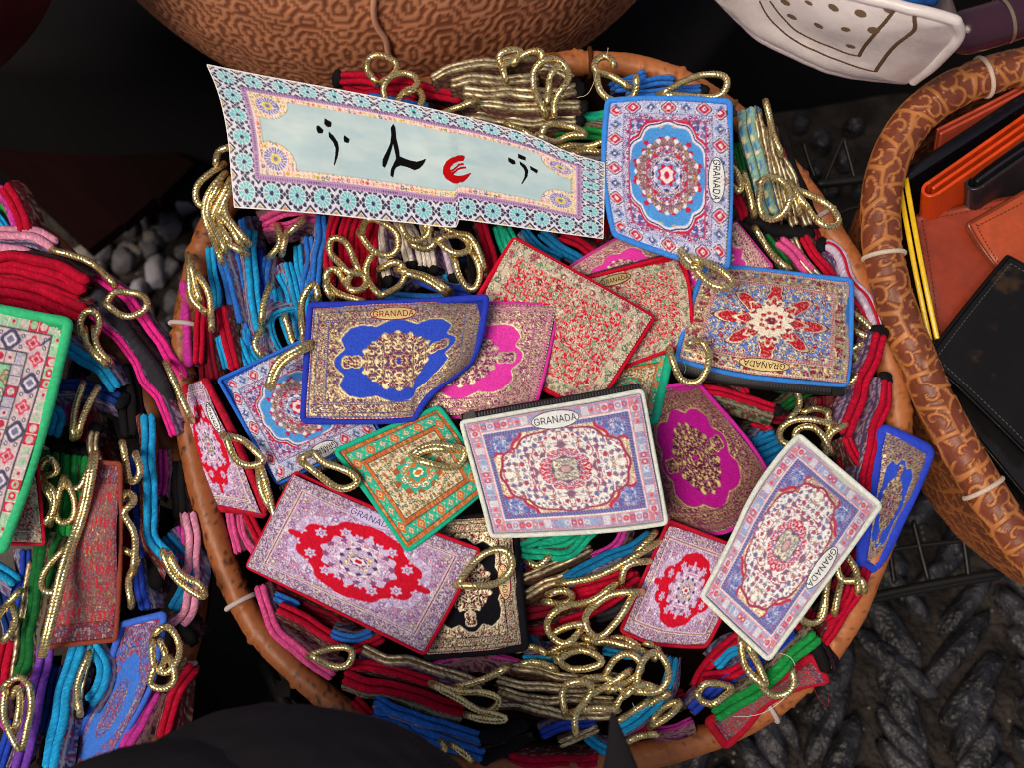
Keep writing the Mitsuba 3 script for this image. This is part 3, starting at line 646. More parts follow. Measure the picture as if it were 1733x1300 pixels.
# ---------------------------------------------------------------- the ground: pebble paving
def struct(key, sh, label=None):
    scene[key] = sh; labels[key] = {'kind': 'structure'}
    if label: labels[key]['label'] = label
n = 120
gx, gy = np.meshgrid(np.linspace(-1.6, 1.6, n), np.linspace(-1.0, 2.2, n), indexing='ij')
gz = .004 * (nz(gx * 18, gy * 18, 3) - .5)
struct('pavement', shape(np.stack([gx, gy, gz], -1).reshape(-1, 3), grid_faces(n, n), 'mortar'), 'grey mortar street paving set with long dark stones and round pale pebbles')
def pebble(seed, sub=2, k=.35):
    b = trimesh.creation.icosphere(sub, 1.0); v = np.array(b.vertices)
    v = np.sign(v) * abs(v) ** .8; v *= (1 + k * (nz(v[:, 0] * 1.7 + seed, v[:, 1] * 1.7, seed, v[:, 2] * 1.7) - .5) + .22 * (nz(v[:, 0] * 4, v[:, 1] * 4, seed, v[:, 2] * 4) - .5) + .10 * (nz(v[:, 0] * 11, v[:, 1] * 11, seed, v[:, 2] * 11) - .5))[:, None]
    return v, b.faces
rng = np.random.default_rng(11)
DARK = [shape(*pebble(s, 2), 'stone') for s in range(7)]
PALE = [shape(*pebble(s + 10, k=.5), 'pale_stone', hx(c)) for s, c in enumerate(('#8f8d9b', '#64626c', '#74706c', '#504e57'))]
def lay(proto, p, ang, a, b, c, sink=.35):
    key = number('pavement__stone')
    scene[key] = {**proto, 'to_world': T4().translate([float(p[0]), float(p[1]), float(c * (1 - 2 * sink))]).rotate([0, 0, 1], math.degrees(ang)).scale([a, b, c])}
o = G(1500, 1000)
col_w, row_h = .070, .038
for i in range(-3, 7):
    for j in range(-14, 7):
        x, y = o[0] + i * col_w + rng.normal(0, .005), o[1] + (j + (i % 2) * .5) * row_h + rng.normal(0, .005)
        if x < o[0] - .16 and y > o[1] - .1: continue
        lay(DARK[rng.integers(7)], (x, y), (1 if i % 2 else -1) * math.radians(56 + rng.normal(0, 9)), .047 * rng.uniform(.8, 1.15), .0125 * rng.uniform(.75, 1.2), .015 * rng.uniform(.9, 1.2), .34)
# round pebbles, pale between the two baskets; those behind darkened to paint their shade
pale = [(268, 468, 30, 52, 10), (215, 450, 34, 36, 0), (238, 345, 28, 30, 0), (302, 300, 26, 26, 0), (180, 432, 30, 30, 20), (240, 500, 24, 34, 0), (290, 395, 40, 28, 30), (262, 410, 24, 22, 0), (300, 520, 30, 32, 0), (200, 500, 26, 26, 0),
        (318, 350, 34, 30, 20), (262, 330, 22, 22, 0), (225, 395, 26, 20, 0), (285, 575, 22, 36, 0), (170, 470, 26, 30, 0), (1385, 250, 30, 36, 10), (1425, 280, 26, 40, 0), (1350, 220, 24, 26, 0), (1440, 225, 30, 26, 0), (1400, 330, 28, 30, 0), (1452, 330, 24, 34, 0), (1375, 300, 22, 30, 0)]
for x, y, a, b, r in pale:
    p = G(x, y); k = np.linalg.norm(p - EYE) / F
    lay(PALE[rng.integers(4)] if x < 1000 else DARK[rng.integers(7)], p, math.radians(90 + r), b * k * .52, a * k * .52, .016, .15)
for _ in range(70):
    x, y = rng.uniform(120, 430), rng.uniform(250, 640)
    p = G(x, y); lay(PALE[rng.integers(1, 4)], p, rng.uniform(0, 6.28), .012 * rng.uniform(.6, 1.3), .010 * rng.uniform(.6, 1.2), .012, .3)
# ---------------------------------------------------------------- leather baskets
from scipy.ndimage import gaussian_filter, map_coordinates
def maze(seed, wave, n=384):
    """A labyrinth of even lines grown from noise (a Turing pattern), as a periodic height field with lines wave cells apart."""
    x = np.random.default_rng(seed).normal(0, 1, (n, n)); s = wave / 4.6
    for _ in range(26):
        x = gaussian_filter(x, s, mode='wrap') - gaussian_filter(x, s * 1.75, mode='wrap')
        x = np.tanh(x / x.std() * 1.6)
    return x
MAZE = [maze(3, 15), maze(8, 15)]
def stems(u, v, cell, seed=0):
    """Thin raised stems (1) round cut patches (0), a curl in each patch."""
    u, v = u + cell * .28 * (nz(u / cell * .7, v / cell * .7, seed) - .5) * 2, v + cell * .28 * (nz(u / cell * .7 + 7, v / cell * .7, seed + 1) - .5) * 2
    d1, d2, th, rn = np.full(u.shape, 9.0), np.full(u.shape, 9.0), np.zeros(u.shape), np.zeros(u.shape)
    i0, j0 = np.floor(u / cell), np.floor(v / cell)
    for a in (-1, 0, 1):
        for b in (-1, 0, 1):
            i, j = i0 + a, j0 + b
            x, y = (i + .5 + .6 * (h2(i, j, seed) - .5)) * cell, (j + .5 + .6 * (h2(i, j, seed + 1) - .5)) * cell
            d = np.hypot(u - x, v - y) / cell
            m = d < d1
            d2 = np.where(m, d1, np.minimum(d2, d)); d1 = np.where(m, d, d1); th = np.where(m, np.arctan2(v - y, u - x), th); rn = np.where(m, h2(i, j, seed + 2), rn)
    stem = sm(.17, .10, d2 - d1)
    sp = np.where(rn > .5, 1, -1) * th / (2 * np.pi) + d1 * 2.2 + rn
    curl = sm(.37, .41, abs(sp - np.floor(sp) - .5)) * sm(.42, .36, d1)
    barb = sm(.40, .44, abs((th * 5 / (2 * np.pi) + rn) % 1 - .5)) * sm(.30, .34, d1) * sm(.10, .2, d2 - d1)
    return np.clip(np.maximum.reduce([stem, curl, barb]), 0, 1)
def tooled(u, v, line, seed=0, pu=58.0, pv=76.0, thr=0.0):
    """Mirrored, repeating scrollwork: 1 on the raised lines, 0 in the cut ground; line = millimetres from one line to the next."""
    a = abs(((u / pu + .5 * (np.floor(v / pv) % 2)) % 1) - .5) * pu; b = abs((v / pv % 1) - .5) * pv
    a = a + 1.2 * (nz(u / 20, v / 20, seed) - .5); b = b + 1.2 * (nz(u / 20 + 5, v / 20, seed + 1) - .5)
    k = 15 / line
    h = map_coordinates(MAZE[seed % 2], [a * k + 40 * seed, b * k + 17 * seed], order=1, mode='wrap')
    return sm(thr - .2, thr + .2, h)
def hide(n_pts, base, dark, P, seed, spots=0.0):
    X, Y, Z = (P * 1000).T
    a = .75 * meshkit.fbm(np.stack([X / 40, Y / 40, Z / 40], -1), 4, seed) + .25 * meshkit.noise(np.stack([X / 1.6, Y / 1.6, Z / 1.6], -1), seed + 2)
    c = hx(base) * (1 - .55 * sm(.45, .8, a))[:, None] + hx(dark) * (.55 * sm(.45, .8, a))[:, None]
    if spots:
        s = meshkit.noise(np.stack([X / 2.6, Y / 2.6, Z / 2.6], -1), seed + 5); big = meshkit.noise(np.stack([X / 30, Y / 30, Z / 30], -1), seed + 6)
        m = sm(.70, .80, s * .75 + big * .35) * spots
        c = c * (1 - m[:, None]) + hx('#3a2012') * m[:, None]
    return c
def ring(P, n): return curve(pts(P), n, closed=True)[0]
def loft(C, rows):
    """A wall hung from the closed curve C: rows of (share of the way to its middle, millimetres down)."""
    c = C.mean(0)
    V = np.stack([C + (c - C) * a - NRM * z / 1000 for a, z in rows], 1)
    return V.reshape(-1, 3), grid_faces(len(C), len(rows), True, False)
def tie(key, C, i, r, col='#b8aeb0'):
    t, a, b = frames(C, True, NRM)
    th = np.linspace(0, 2 * np.pi, 28, endpoint=False)
    P = C[i] + (a[i] * np.cos(th)[:, None] + b[i] * np.sin(th)[:, None]) * (r + .0006)
    v, f = tube(P, .0016, 8, True, t[i])
    part(key, 'tie', shape(v, f, 'cloth', hx(col)))
def nearest(C, x, y, h=0): return int(np.argmin(np.linalg.norm(C - U(np.array(x), np.array(y), h), axis=1)))

main_rim = [(990, 106), (1100, 117), (1212, 170), (1318, 268), (1381, 352), (1440, 450), (1484, 548), (1513, 650), (1521, 740), (1508, 850), (1478, 955), (1430, 1064), (1370, 1140), (1290, 1205), (1190, 1252), (1070, 1284), (930, 1300), (800, 1292), (690, 1262), (590, 1210), (505, 1140), (432, 1060), (392, 985), (362, 900), (330, 790), (312, 680), (312, 570), (330, 470), (362, 378), (420, 300), (510, 232), (620, 176), (740, 146), (860, 124)]
key = thing('leather_basket', 'round tan leather basket heaped with small carpet coin purses under a paper sign', 'basket')
C = ring(main_rim, 900); CM = C
rr = .0088 * (1 + .25 * (nz(np.arange(900) / 60, np.zeros(900), 4) - .5))
v, f = tube(C, rr, 24, True, NRM)
crease = .0018 * sm(.80, .95, meshkit.noise(np.stack([np.repeat(np.arange(900), 24) / 4.0, np.tile(np.arange(24), 900) / 9.0, 0 * v[:, 0]], -1), 6)) + .0010 * (meshkit.fbm(v * 300, 3, 2) - .5) + .0012 * (meshkit.fbm(v * 60, 2, 4) - .5)
v = v + unit(v - np.repeat(C, 24, 0)) * crease[:, None]
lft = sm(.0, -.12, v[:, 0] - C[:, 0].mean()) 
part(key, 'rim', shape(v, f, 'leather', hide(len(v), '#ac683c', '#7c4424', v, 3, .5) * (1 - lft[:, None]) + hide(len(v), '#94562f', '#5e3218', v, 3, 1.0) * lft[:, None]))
v, f = loft(C, [(.03, -2), (.0, 6), (-.01, 20), (.0, 50), (.05, 90), (.12, 140), (.2, 190), (.24, 200), (1, 200)])
part(key, 'wall', shape(v, f, 'leather', hide(len(v), '#9c5a30', '#6a3a1c', v, 5)))
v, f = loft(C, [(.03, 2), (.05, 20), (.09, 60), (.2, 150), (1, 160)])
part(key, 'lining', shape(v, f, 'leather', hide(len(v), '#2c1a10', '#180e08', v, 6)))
for x, y in ((1393, 365), (300, 550), (1302, 1205), (412, 1015)):
    tie(key, C, nearest(C, x, y), .0096)
i = nearest(C, 1000, 105); tie(key, C, i, .0092, '#4a2814')

# left basket: a round rim beyond the left edge of the picture
left_rim = [(20, 380), (92, 420), (160, 515), (226, 640), (284, 760), (322, 860), (326, 960), (318, 1050), (300, 1140), (262, 1235), (200, 1330), (60, 1430), (-200, 1480), (-480, 1400), (-660, 1180), (-700, 900), (-620, 640), (-440, 460), (-180, 375)]
key_left = thing('leather_basket', 'brown leather basket at the left packed with colourful coin purses standing on edge', 'basket')
C = ring([(x, y, -12) for x, y in left_rim], 360); CL = C
v, f = tube(C, .0088, 16, True, NRM)
part(key_left, 'rim', shape(v, f, 'leather', hide(len(v), '#7c4828', '#4c2a16', v, 13, .8)))
v, f = loft(C, [(.03, -2), (.0, 6), (-.01, 30), (.03, 70), (.08, 130), (.2, 180), (1, 185)])
part(key_left, 'wall', shape(v, f, 'leather', hide(len(v), '#8a5230', '#5a341c', v, 15)))
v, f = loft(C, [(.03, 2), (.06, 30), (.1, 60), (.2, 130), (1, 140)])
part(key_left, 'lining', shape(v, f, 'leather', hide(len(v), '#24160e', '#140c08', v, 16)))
tie(key_left, C, nearest(C, 310, 1120, -12), .0090)

# right basket: tooled leather with wallets in it
right_rim = [(1733, 112), (1650, 135), (1572, 178), (1518, 245), (1492, 330), (1494, 420), (1514, 510), (1548, 600), (1588, 690), (1634, 776), (1690, 868), (1760, 960), (1900, 1060), (2120, 1100), (2320, 1000), (2420, 800), (2420, 540), (2320, 300), (2140, 150), (1920, 95)]
key_right = thing('leather_basket', 'tooled brown leather basket at the right edge with scrollwork and wallets inside', 'basket')
C = ring([(x, y, 14) for x, y in right_rim], 2400)
C = C[[i for i in range(2400) if C[i, 0] < U(np.array(1790), np.array(500))[0] or i % 10 == 0]]      # fine where the tooling can be made out
rad = .0128
v, f = tube(C, rad, 64, True, NRM)
arc = np.concatenate([[0], np.cumsum(np.linalg.norm(np.diff(C, axis=0), axis=1))]) * 1000
uu = np.repeat(arc, 64); vv = np.tile(np.arange(64) / 64 * 2 * np.pi * rad * 1000, len(C))
s = stems(uu, vv + 200, 22, 5)
v = v + unit(v - np.repeat(C, 64, 0)) * (.0009 * (s - .5))[:, None]
c = hx('#783e2a') * (1 - s[:, None]) + hx('#b4733e') * s[:, None]
part(key_right, 'rim', shape(v, f, 'leather', c * (.82 + .3 * meshkit.fbm(v * 60, 3, 4))[:, None]))
zs = np.linspace(0, 1, 70)
rows = [(.015 - .02 * math.sin(min(z, .5) * math.pi) + .16 * z ** 2, 2 + 150 * z) for z in zs]
v, f = loft(C, rows)
uu = np.repeat(arc, 70); vv = np.tile(np.array([r[1] for r in rows]), len(C))
s = stems(uu, vv, 22, 8)
cc = C.mean(0); outw = unit(v - cc)
v = v + outw * (.0007 * (s - .5))[:, None]
c = hx('#7a4630') * (1 - s[:, None]) + hx('#b26c3c') * s[:, None]
part(key_right, 'wall', shape(v, f, 'leather', c * (.8 + .3 * meshkit.fbm(v * 60, 3, 4))[:, None]))
rows = [(.02 + .14 * z ** 1.5, 2 + 110 * z) for z in np.linspace(0, 1, 50)]
v, f = loft(C, rows)
uu = np.repeat(arc, 50); vv = np.tile(np.array([r[1] for r in rows]), len(C))
s = stems(uu, vv, 20, 12)
v = v - unit(v - cc) * (.0007 * (s - .5))[:, None]
c = hx('#5c3426') * (1 - s[:, None]) + hx('#9c5c36') * s[:, None]
part(key_right, 'lining', shape(v, f, 'leather', c * (.8 + .3 * meshkit.fbm(v * 60, 3, 4))[:, None]))
v, f = loft(C, [(.16, 112), (1, 112)])
part(key_right, 'base', shape(v, f, 'leather', hx('#3a2014')))
for x, y in ((1664, 130), (1500, 432), (1660, 830)):
    tie(key_right, C, nearest(C, x, y, 14), rad, '#cdbcae')

# the big tooled bowl behind
def bowl(key, cpx, dist, R, zrange, colr, cold, cell, seed, n=520, m=200, flare=0.0, pname='wall'):
    r = ray(*cpx); c = EYE + r / np.linalg.norm(r) * dist
    th = np.concatenate([np.linspace(-math.pi, 0, int(n * .62), endpoint=False), np.linspace(0, math.pi, int(n * .08), endpoint=False)]); n = len(th); ph = np.linspace(zrange[0], zrange[1], m)
    TH, PH = np.meshgrid(th, ph, indexing='ij')
    rad = R * np.cos(PH) * (1 + flare * np.clip(PH, 0, 1))
    s = tooled(TH * R * 1000 * .92, PH * R * 1000, cell, seed, 44, 62, -.22)
    rr = 1 + (.0006 / R) * (s - .5)
    v = np.stack([c[0] + rad * rr * np.cos(TH), c[1] + rad * rr * np.sin(TH), c[2] + R * np.sin(PH) * rr], -1)
    k = (.82 + .3 * meshkit.fbm(v * 40, 3, 4))[..., None]
    c_ = (hx(cold) * (1 - s[..., None]) + hx(colr) * s[..., None]) * k
    part(key, pname, shape(v.reshape(-1, 3), grid_faces(n, m, True, False), 'leather', c_.reshape(-1, 3)))
    return c
key_top = thing('leather_bowl', 'large tooled leather bowl behind the paper sign, covered in raised scrollwork', 'bowl')
CB = bowl(key_top, (650, -428), 1.13, .278, (-1.45, .35), '#cc8c6a', '#85503a', 5.0, 4, n=680, m=190)
# a thong hanging down its side
cordp = [(636, -20), (632, 20), (640, 48), (652, 66), (656, 84), (660, 98)]
P = []
for x, y in cordp:
    r = ray(x, y); r = r / np.linalg.norm(r); b = (EYE - CB) @ r; q = (EYE - CB) @ (EYE - CB) - .2805 ** 2
    P.append(EYE + r * (-b - math.sqrt(max(b * b - q, 0))))
v, f = tube(curve(P, 60, kind='cubic')[0], .0022, 8)
part(key_top, 'thong', shape(v, f, 'leather', hx('#c99880')))
# ---------------------------------------------------------------- what stands behind and between the baskets
def cloth_sheet(name, label, cat, rows, col, fold=.006, seed=1, nu=90, nv=40, pname='drape'):
    """An added black sheet between curves of world points (top to bottom), with vertical folds."""
    key = thing(name, label, cat)
    Rw = np.stack([curve(r, nu)[0] for r in rows], 1)
    t = np.linspace(0, 1, len(rows)); s = np.linspace(0, 1, nv)
    V = PchipInterpolator(t, Rw, axis=1)(s)
    u, v = np.meshgrid(np.linspace(0, 1, nu), s, indexing='ij')
    V = V + np.array([.2, -1, .1]) * (fold * (np.sin(u * 60 + 3 * nz(u * 8, v * 2, seed)) + 1.5 * (nz(u * 14, v * 4, seed + 1) - .5)) * (.4 + .6 * v))[..., None]
    part(key, pname, shape(V.reshape(-1, 3), grid_faces(nu, nv), 'cloth', hx(col)))
    return key
# added low table: its black cloth stands in for shade, under bowl and basket
tb = cloth_sheet('added_dark_table', 'added low table in black cloth, its black standing in for shade behind the baskets', 'table',
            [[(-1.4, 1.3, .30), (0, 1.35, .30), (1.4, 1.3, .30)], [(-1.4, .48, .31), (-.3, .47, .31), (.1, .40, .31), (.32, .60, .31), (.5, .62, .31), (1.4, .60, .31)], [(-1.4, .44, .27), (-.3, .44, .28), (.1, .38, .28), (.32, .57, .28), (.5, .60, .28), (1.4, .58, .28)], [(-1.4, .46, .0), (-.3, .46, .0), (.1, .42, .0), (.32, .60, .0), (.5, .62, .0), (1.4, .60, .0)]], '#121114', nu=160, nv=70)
# dark red planks of a stool at the upper left
def plank(key, a, b, width, thick, col, nm='plank'):
    a, b = np.array(a), np.array(b); t = unit(b - a); s = unit(np.cross(t, [0, 0, 1.0])); n = np.cross(s, t)
    L = np.linalg.norm(b - a)
    m = trimesh.creation.box((L, width, thick)); m = m.subdivide().subdivide()
    v = np.array(m.vertices); v[:, 2] += .0012 * (nz(v[:, 0] * 12, v[:, 1] * 50, 3) - .5)
    part(key, nm, shape(v @ np.stack([t, s, n]) + (a + b) / 2, m.faces, 'dark_wood', hx(col), smooth=False))
key = thing('wooden_stool', 'dark red wooden stool half lost in the shade at the upper left', 'stool')
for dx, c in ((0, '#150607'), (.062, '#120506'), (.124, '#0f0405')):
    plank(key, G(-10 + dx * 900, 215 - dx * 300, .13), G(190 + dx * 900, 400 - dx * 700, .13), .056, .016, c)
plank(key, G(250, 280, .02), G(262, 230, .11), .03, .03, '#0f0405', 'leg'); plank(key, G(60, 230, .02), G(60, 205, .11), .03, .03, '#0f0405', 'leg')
key = thing('leather_bowl', 'dark maroon leather bowl cut off by the upper left corner', 'bowl')
def plain_bowl(key, cpx, dist, R, col, seed):
    r = ray(*cpx); c = EYE + r / np.linalg.norm(r) * dist
    th = np.linspace(-math.pi, math.pi, 120, endpoint=False); ph = np.linspace(-1.45, .5, 60)
    TH, PH = np.meshgrid(th, ph, indexing='ij')
    rr = R * (1 + .01 * (nz(TH * 3, PH * 5, seed) - .5))
    v = np.stack([c[0] + rr * np.cos(PH) * np.cos(TH), c[1] + rr * np.cos(PH) * np.sin(TH), c[2] + rr * np.sin(PH)], -1).reshape(-1, 3)
    part(key, 'wall', shape(v, grid_faces(120, 60, True, False), 'leather', hide(len(v), col, '#2a060c', v, seed)))
    ring_ = np.stack([c[0] + R * math.cos(.5) * np.cos(th), c[1] + R * math.cos(.5) * np.sin(th), np.full(120, c[2] + R * math.sin(.5))], 1)
    v, f = tube(ring_, .007, 10, True); part(key, 'rim', shape(v, f, 'leather', hx(col) * 1.2))
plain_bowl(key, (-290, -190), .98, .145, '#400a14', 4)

# white leather basket at the upper right, printed with brown dots and lines
key = thing('leather_basket', 'white leather basket printed with brown dots and double lines, top right', 'basket')
WP = Patch([(1180, -120, 60), (1330, -60, 100), (1470, -8, 120), (1560, 12, 128), (1618, 28, 126)], [(1618, 28, 126), (1622, 58, 110), (1590, 92, 80), (1542, 134, 40)],
           [(1212, -16, 20), (1242, 20, 24), (1290, 62, 34), (1350, 92, 40), (1446, 122, 42), (1542, 134, 40)], [(1180, -120, 60), (1195, -60, 30), (1212, -16, 20)])
WP.thick, WP.wrinkle, WP.seed = 9, 1.6, 77
u, v = np.meshgrid(np.linspace(0, 1, 110), np.linspace(0, 1, 60), indexing='ij')
V = WP.at(u, v).reshape(-1, 3)
part(key, 'side', shape(V, grid_faces(110, 60), 'smooth_leather', hide(len(V), '#d9d2d6', '#b8aeb4', V, 8)))
B = WP.at(u, v, -5).reshape(-1, 3) + np.array([.02, .16, .01]) * (1 - (2 * u.reshape(-1, 1) - 1) ** 2)
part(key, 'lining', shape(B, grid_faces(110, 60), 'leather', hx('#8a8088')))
E = np.linspace(0, 1, 90)
v_, f_ = tube(WP.at(np.concatenate([E, 1 + 0 * E]), np.concatenate([0 * E, E]), 0), .0035, 10); part(key, 'rim', shape(v_, f_, 'smooth_leather', hx('#ddd6da')))
v_, f_ = tube(WP.at(E, 1 + 0 * E, -3), .0042, 10); part(key, 'lower_rim', shape(v_, f_, 'smooth_leather', hx('#b8aab4')))
rel = V - EYE; dep = rel @ VIEW
from scipy.interpolate import LinearNDInterpolator, NearestNDInterpolator
WXY = np.stack([866.5 + F * (rel @ RIGHT) / dep, 650 - F * (rel @ UP) / dep], 1)
WNEAR = NearestNDInterpolator(WXY, np.stack([u.ravel(), v.ravel()], 1))
WLIN = LinearNDInterpolator(np.stack([866.5 + F * (rel @ RIGHT) / dep, 650 - F * (rel @ UP) / dep], 1), np.stack([u.ravel(), v.ravel()], 1))
def on_white(P):
    q = WLIN(P)
    return np.clip(np.where(np.isnan(q), WNEAR(P), q), .01, .99)
Q4 = lambda s: np.array([(1133 + float(a) / 2.8883, float(b) / 2.8883) for a, b in (w.split(',') for w in s.split())])
th = np.linspace(0, 2 * np.pi, 16, endpoint=False)
for x, y in ((568, 8), (682, 10), (803, 34), (935, 62), (600, 78), (730, 122), (862, 140), (998, 145), (886, 222), (1070, 40)):
    o = on_white(Q4(f'{x},{y}'))[0]
    xy = np.vstack([o[None], o + np.stack([np.cos(th) * 2.9 / WP.W, np.sin(th) * 1.9 / WP.H], 1) * rng.uniform(.85, 1.15)])
    part(key, 'dot', shape(WP.at(xy[:, 0], xy[:, 1], .5), [[0, 1 + i, 1 + (i + 1) % 16] for i in range(16)], 'leather', hx('#6a5442')))
for s, wd in (('490,0 560,90 640,160 760,216 860,256 925,272', .0008), ('925,275 990,180 1050,110 1100,48 1120,20', .0012), ('440,0 500,100 590,180 700,240 820,290 920,326 1005,348', .0008), ('1005,350 1060,270 1140,190 1200,110 1235,50 1244,28', .0013)):
    uv = curve(np.hstack([on_white(Q4(s)), np.zeros((len(s.split()), 1))]), 60, kind='cubic')[0]
    C_ = WP.at(uv[:, 0], uv[:, 1], .2)
    v_, f_ = tube(C_, wd, 8, ref=WP.normal(uv[:, 0], uv[:, 1]), flat=.25); part(key, 'printed_line', shape(v_, f_, 'leather', hx('#5c4634')))
kb = thing('cloth_bundle', 'small bundle of dark blue cloth showing in the white basket', 'cloth')
b = trimesh.creation.icosphere(3); vv = np.array(b.vertices) * (1 + .3 * (nz(b.vertices[:, 0] * 4, b.vertices[:, 1] * 4, 3, b.vertices[:, 2] * 4) - .5))[:, None]
part(kb, 'cloth', shape(vv * [.022, .016, .012] + U(np.array(1530), np.array(-24), 118), b.faces, 'cloth', hx('#1f4c94')))
kr = thing('leather_roll', 'dark purple leather roll with a gold band beside the white basket', 'leather roll')
C_ = curve(pts([(1600, 62, 60), (1690, 38, 60), (1800, -2, 60)]), 60)[0]
v_, f_ = tube(C_, .0145, 28); part(kr, 'roll', shape(v_, f_, 'smooth_leather', hx('#3a2030')))
C_ = curve(pts([(1694, 36, 60), (1700, 34, 60)]), 6)[0]
v_, f_ = tube(C_, .0151, 28, cap=False); part(kr, 'band', shape(v_, f_, 'gold_cord', hx('#c8b090')))

# black wire crates under the baskets
def rods(key, lst, r=.0022, name='rod'):
    for a in lst:
        P = [U(np.array(x), np.array(y), h) for x, y, h in a]
        v_, f_ = tube(curve(P, 24)[0], r, 8); part(key, name, shape(v_, f_, 'wire'))
key = thing('wire_crate', 'black wire crate under the main basket, glimpsed at the right of its rim', 'crate')
H_ = -170
rods(key, [[(1440, 1018, H_), (1560, 992, H_), (1700, 968, H_)], [(1440, 1024, H_ - 8), (1560, 998, H_ - 8), (1700, 974, H_ - 8)]], .0035)
rods(key, [[(1440, 945, H_), (1510, 931, H_), (1640, 915, H_)], [(1545, 880, H_), (1556, 925, H_), (1572, 985, H_)], [(1628, 900, H_), (1636, 950, H_), (1640, 985, H_)], [(1500, 870, H_), (1506, 930, H_), (1514, 990, H_)]], .0022)
rods(key, [[(1380, 312, -60), (1430, 306, -60), (1480, 300, -60)]], .0032)
rods(key, [[(1395, 310, -60), (1420, 250, -60), (1428, 232, -60)], [(1428, 232, -60), (1436, 262, -60), (1448, 306, -60)], [(1360, 240, -60), (1366, 262, -60), (1380, 300, -60)], [(1404, 370, -60), (1450, 350, -60), (1486, 345, -60)]], .0016)
def box_panel(key, A, B, z0, z1, name='panel', col='#0d0d10', th=.006):
    """An upright sheet between two ground points."""
    A, B = np.array(A), np.array(B); d = unit(B - A); n = np.cross(d, [0, 0, 1.0])
    m = trimesh.creation.box((np.linalg.norm((B - A)[:2]), th, z1 - z0)); R = np.stack([d, n, [0, 0, 1.0]])
    part(key, name, shape(np.array(m.vertices) @ R + (A + B) / 2 + [0, 0, (z0 + z1) / 2], m.faces, 'wire', smooth=False))
key = thing('plastic_crate', 'black plastic crate in the gap between the left and main baskets', 'crate')
a0, a1 = U(np.array(330), np.array(880), -150), U(np.array(560), np.array(1330), -150)
for k in range(9):
    p, q = a0 + (a1 - a0) * k / 8, a1
    o = np.array([p[0], p[1], 0])
    m = trimesh.creation.box((.011, .012, .30)); part(key, 'slat', shape(np.array(m.vertices) + o + [0, 0, .15], m.faces, 'wire', smooth=False))
for z in (.06, .14, .22, .29):
    P = np.array([[a0[0], a0[1], z], [a1[0], a1[1], z]]) + [-.004, -.002, 0]
    v_, f_ = tube(curve(P, 12)[0], .006, 8); part(key, 'rail', shape(v_, f_, 'wire'))
off = np.array([-.03, .01, 0])
box_panel(key, np.array([a0[0], a0[1], 0]) + [.03, .0, 0], np.array([a1[0], a1[1], 0]) + [.03, .0, 0], .004, .28)
box_panel(key, np.array([a0[0], a0[1], 0]) + [-.14, .02, 0], np.array([a1[0], a1[1], 0]) + [-.14, .02, 0], .004, .25)
m = trimesh.creation.box((.24, .40, .006)); part(key, 'base', shape(np.array(m.vertices) + [(a0[0] + a1[0]) / 2 - .06, (a0[1] + a1[1]) / 2, .012], m.faces, 'wire', smooth=False))
# ---------------------------------------------------------------- the purses lying on top of the heap
P_ = {}
def lay_pouch(k, *a, **kw): P_[k] = pouch(*a, **kw)
W_LBL = dict(a=17, b=6.3, ground='#e6ecf0', ink='#2c2c38', size=5.2)
G_LBL = dict(a=17, b=5.2, ground='#d8c48c', ink='#8c1c34', rim='#a02840', size=4.6, gold=.6)
lay_pouch('plum_top', 'coin_purse', 'pink and gold coin purse, mostly hidden under the upright light blue one', 'magenta', [(955, 458, 14), (1008, 424, 16), (1075, 386, 14)], [(1075, 386, 14), (1190, 470, 16)], [(1010, 560, 10), (1190, 470, 16)], [(955, 458, 14), (1010, 560, 10)], bind='#c8409c', res=.6, thick=2)
lay_pouch('plum_right', 'coin_purse', 'dark pink and gold coin purse tucked behind the gold and blue star purse', 'magenta', [(1245, 375, 16), (1308, 452, 18)], [(1308, 452, 18), (1160, 535, 14)], [(1110, 450, 12), (1160, 535, 14)], [(1245, 375, 16), (1110, 450, 12)], bind='#b83494', res=.6, thick=2)
lay_pouch('teal_right', 'coin_purse', 'narrow visible corner of a teal and orange coin purse under the red and green ones', 'teal', [(1010, 610, 16), (1136, 590, 20)], [(1136, 590, 20), (1108, 712, 22)], [(985, 720, 14), (1108, 712, 22)], [(1010, 610, 16), (985, 720, 14)], bind='#1fb494', res=.6, r=3.0)
lay_pouch('azure_low', 'coin_purse', 'light blue coin purse partly covered by the royal blue one', 'azure', [(645, 735, 22), (470, 820, 20)], [(470, 820, 20), (425, 740, 22), (370, 643, 22)], [(540, 563, 26), (370, 643, 22)], [(645, 735, 22), (540, 563, 26)], bind='#2f6ee0', zip_side='top', oval=dict(W_LBL, y=8.0), zip_out=6)
lay_pouch('star', 'coin_purse', 'gold, red and blue coin purse with a star flower, beside the right rim', 'star', [(1432, 652, 30), (1290, 640, 32), (1145, 608, 28)], [(1145, 608, 28), (1165, 530, 24), (1196, 447, 18)], [(1440, 474, 26), (1330, 462, 24), (1196, 447, 18)], [(1432, 652, 30), (1440, 560, 30), (1440, 474, 26)], bind='#3a86e8', r=1.7, zip_side='top', oval=dict(G_LBL, a=19, y=10, ink='#3c3424', rim='#6a4a3c'), zip_out=7, zip_back=4)
lay_pouch('meadow2', 'coin_purse', 'red and green flowered coin purse, lower of two, with a gold oval label', 'meadow', [(962, 478, 22), (1152, 428, 24)], [(1152, 428, 24), (1168, 500, 26), (1171, 578, 24)], [(985, 648, 22), (1171, 578, 24)], [(962, 478, 22), (985, 648, 22)], bind='#cc1030', oval=dict(G_LBL, a=18, b=5.5, y=9, x=.40, ink='#40382c', rim='#5a4a3c'), zip_side='top', zip_out=3)
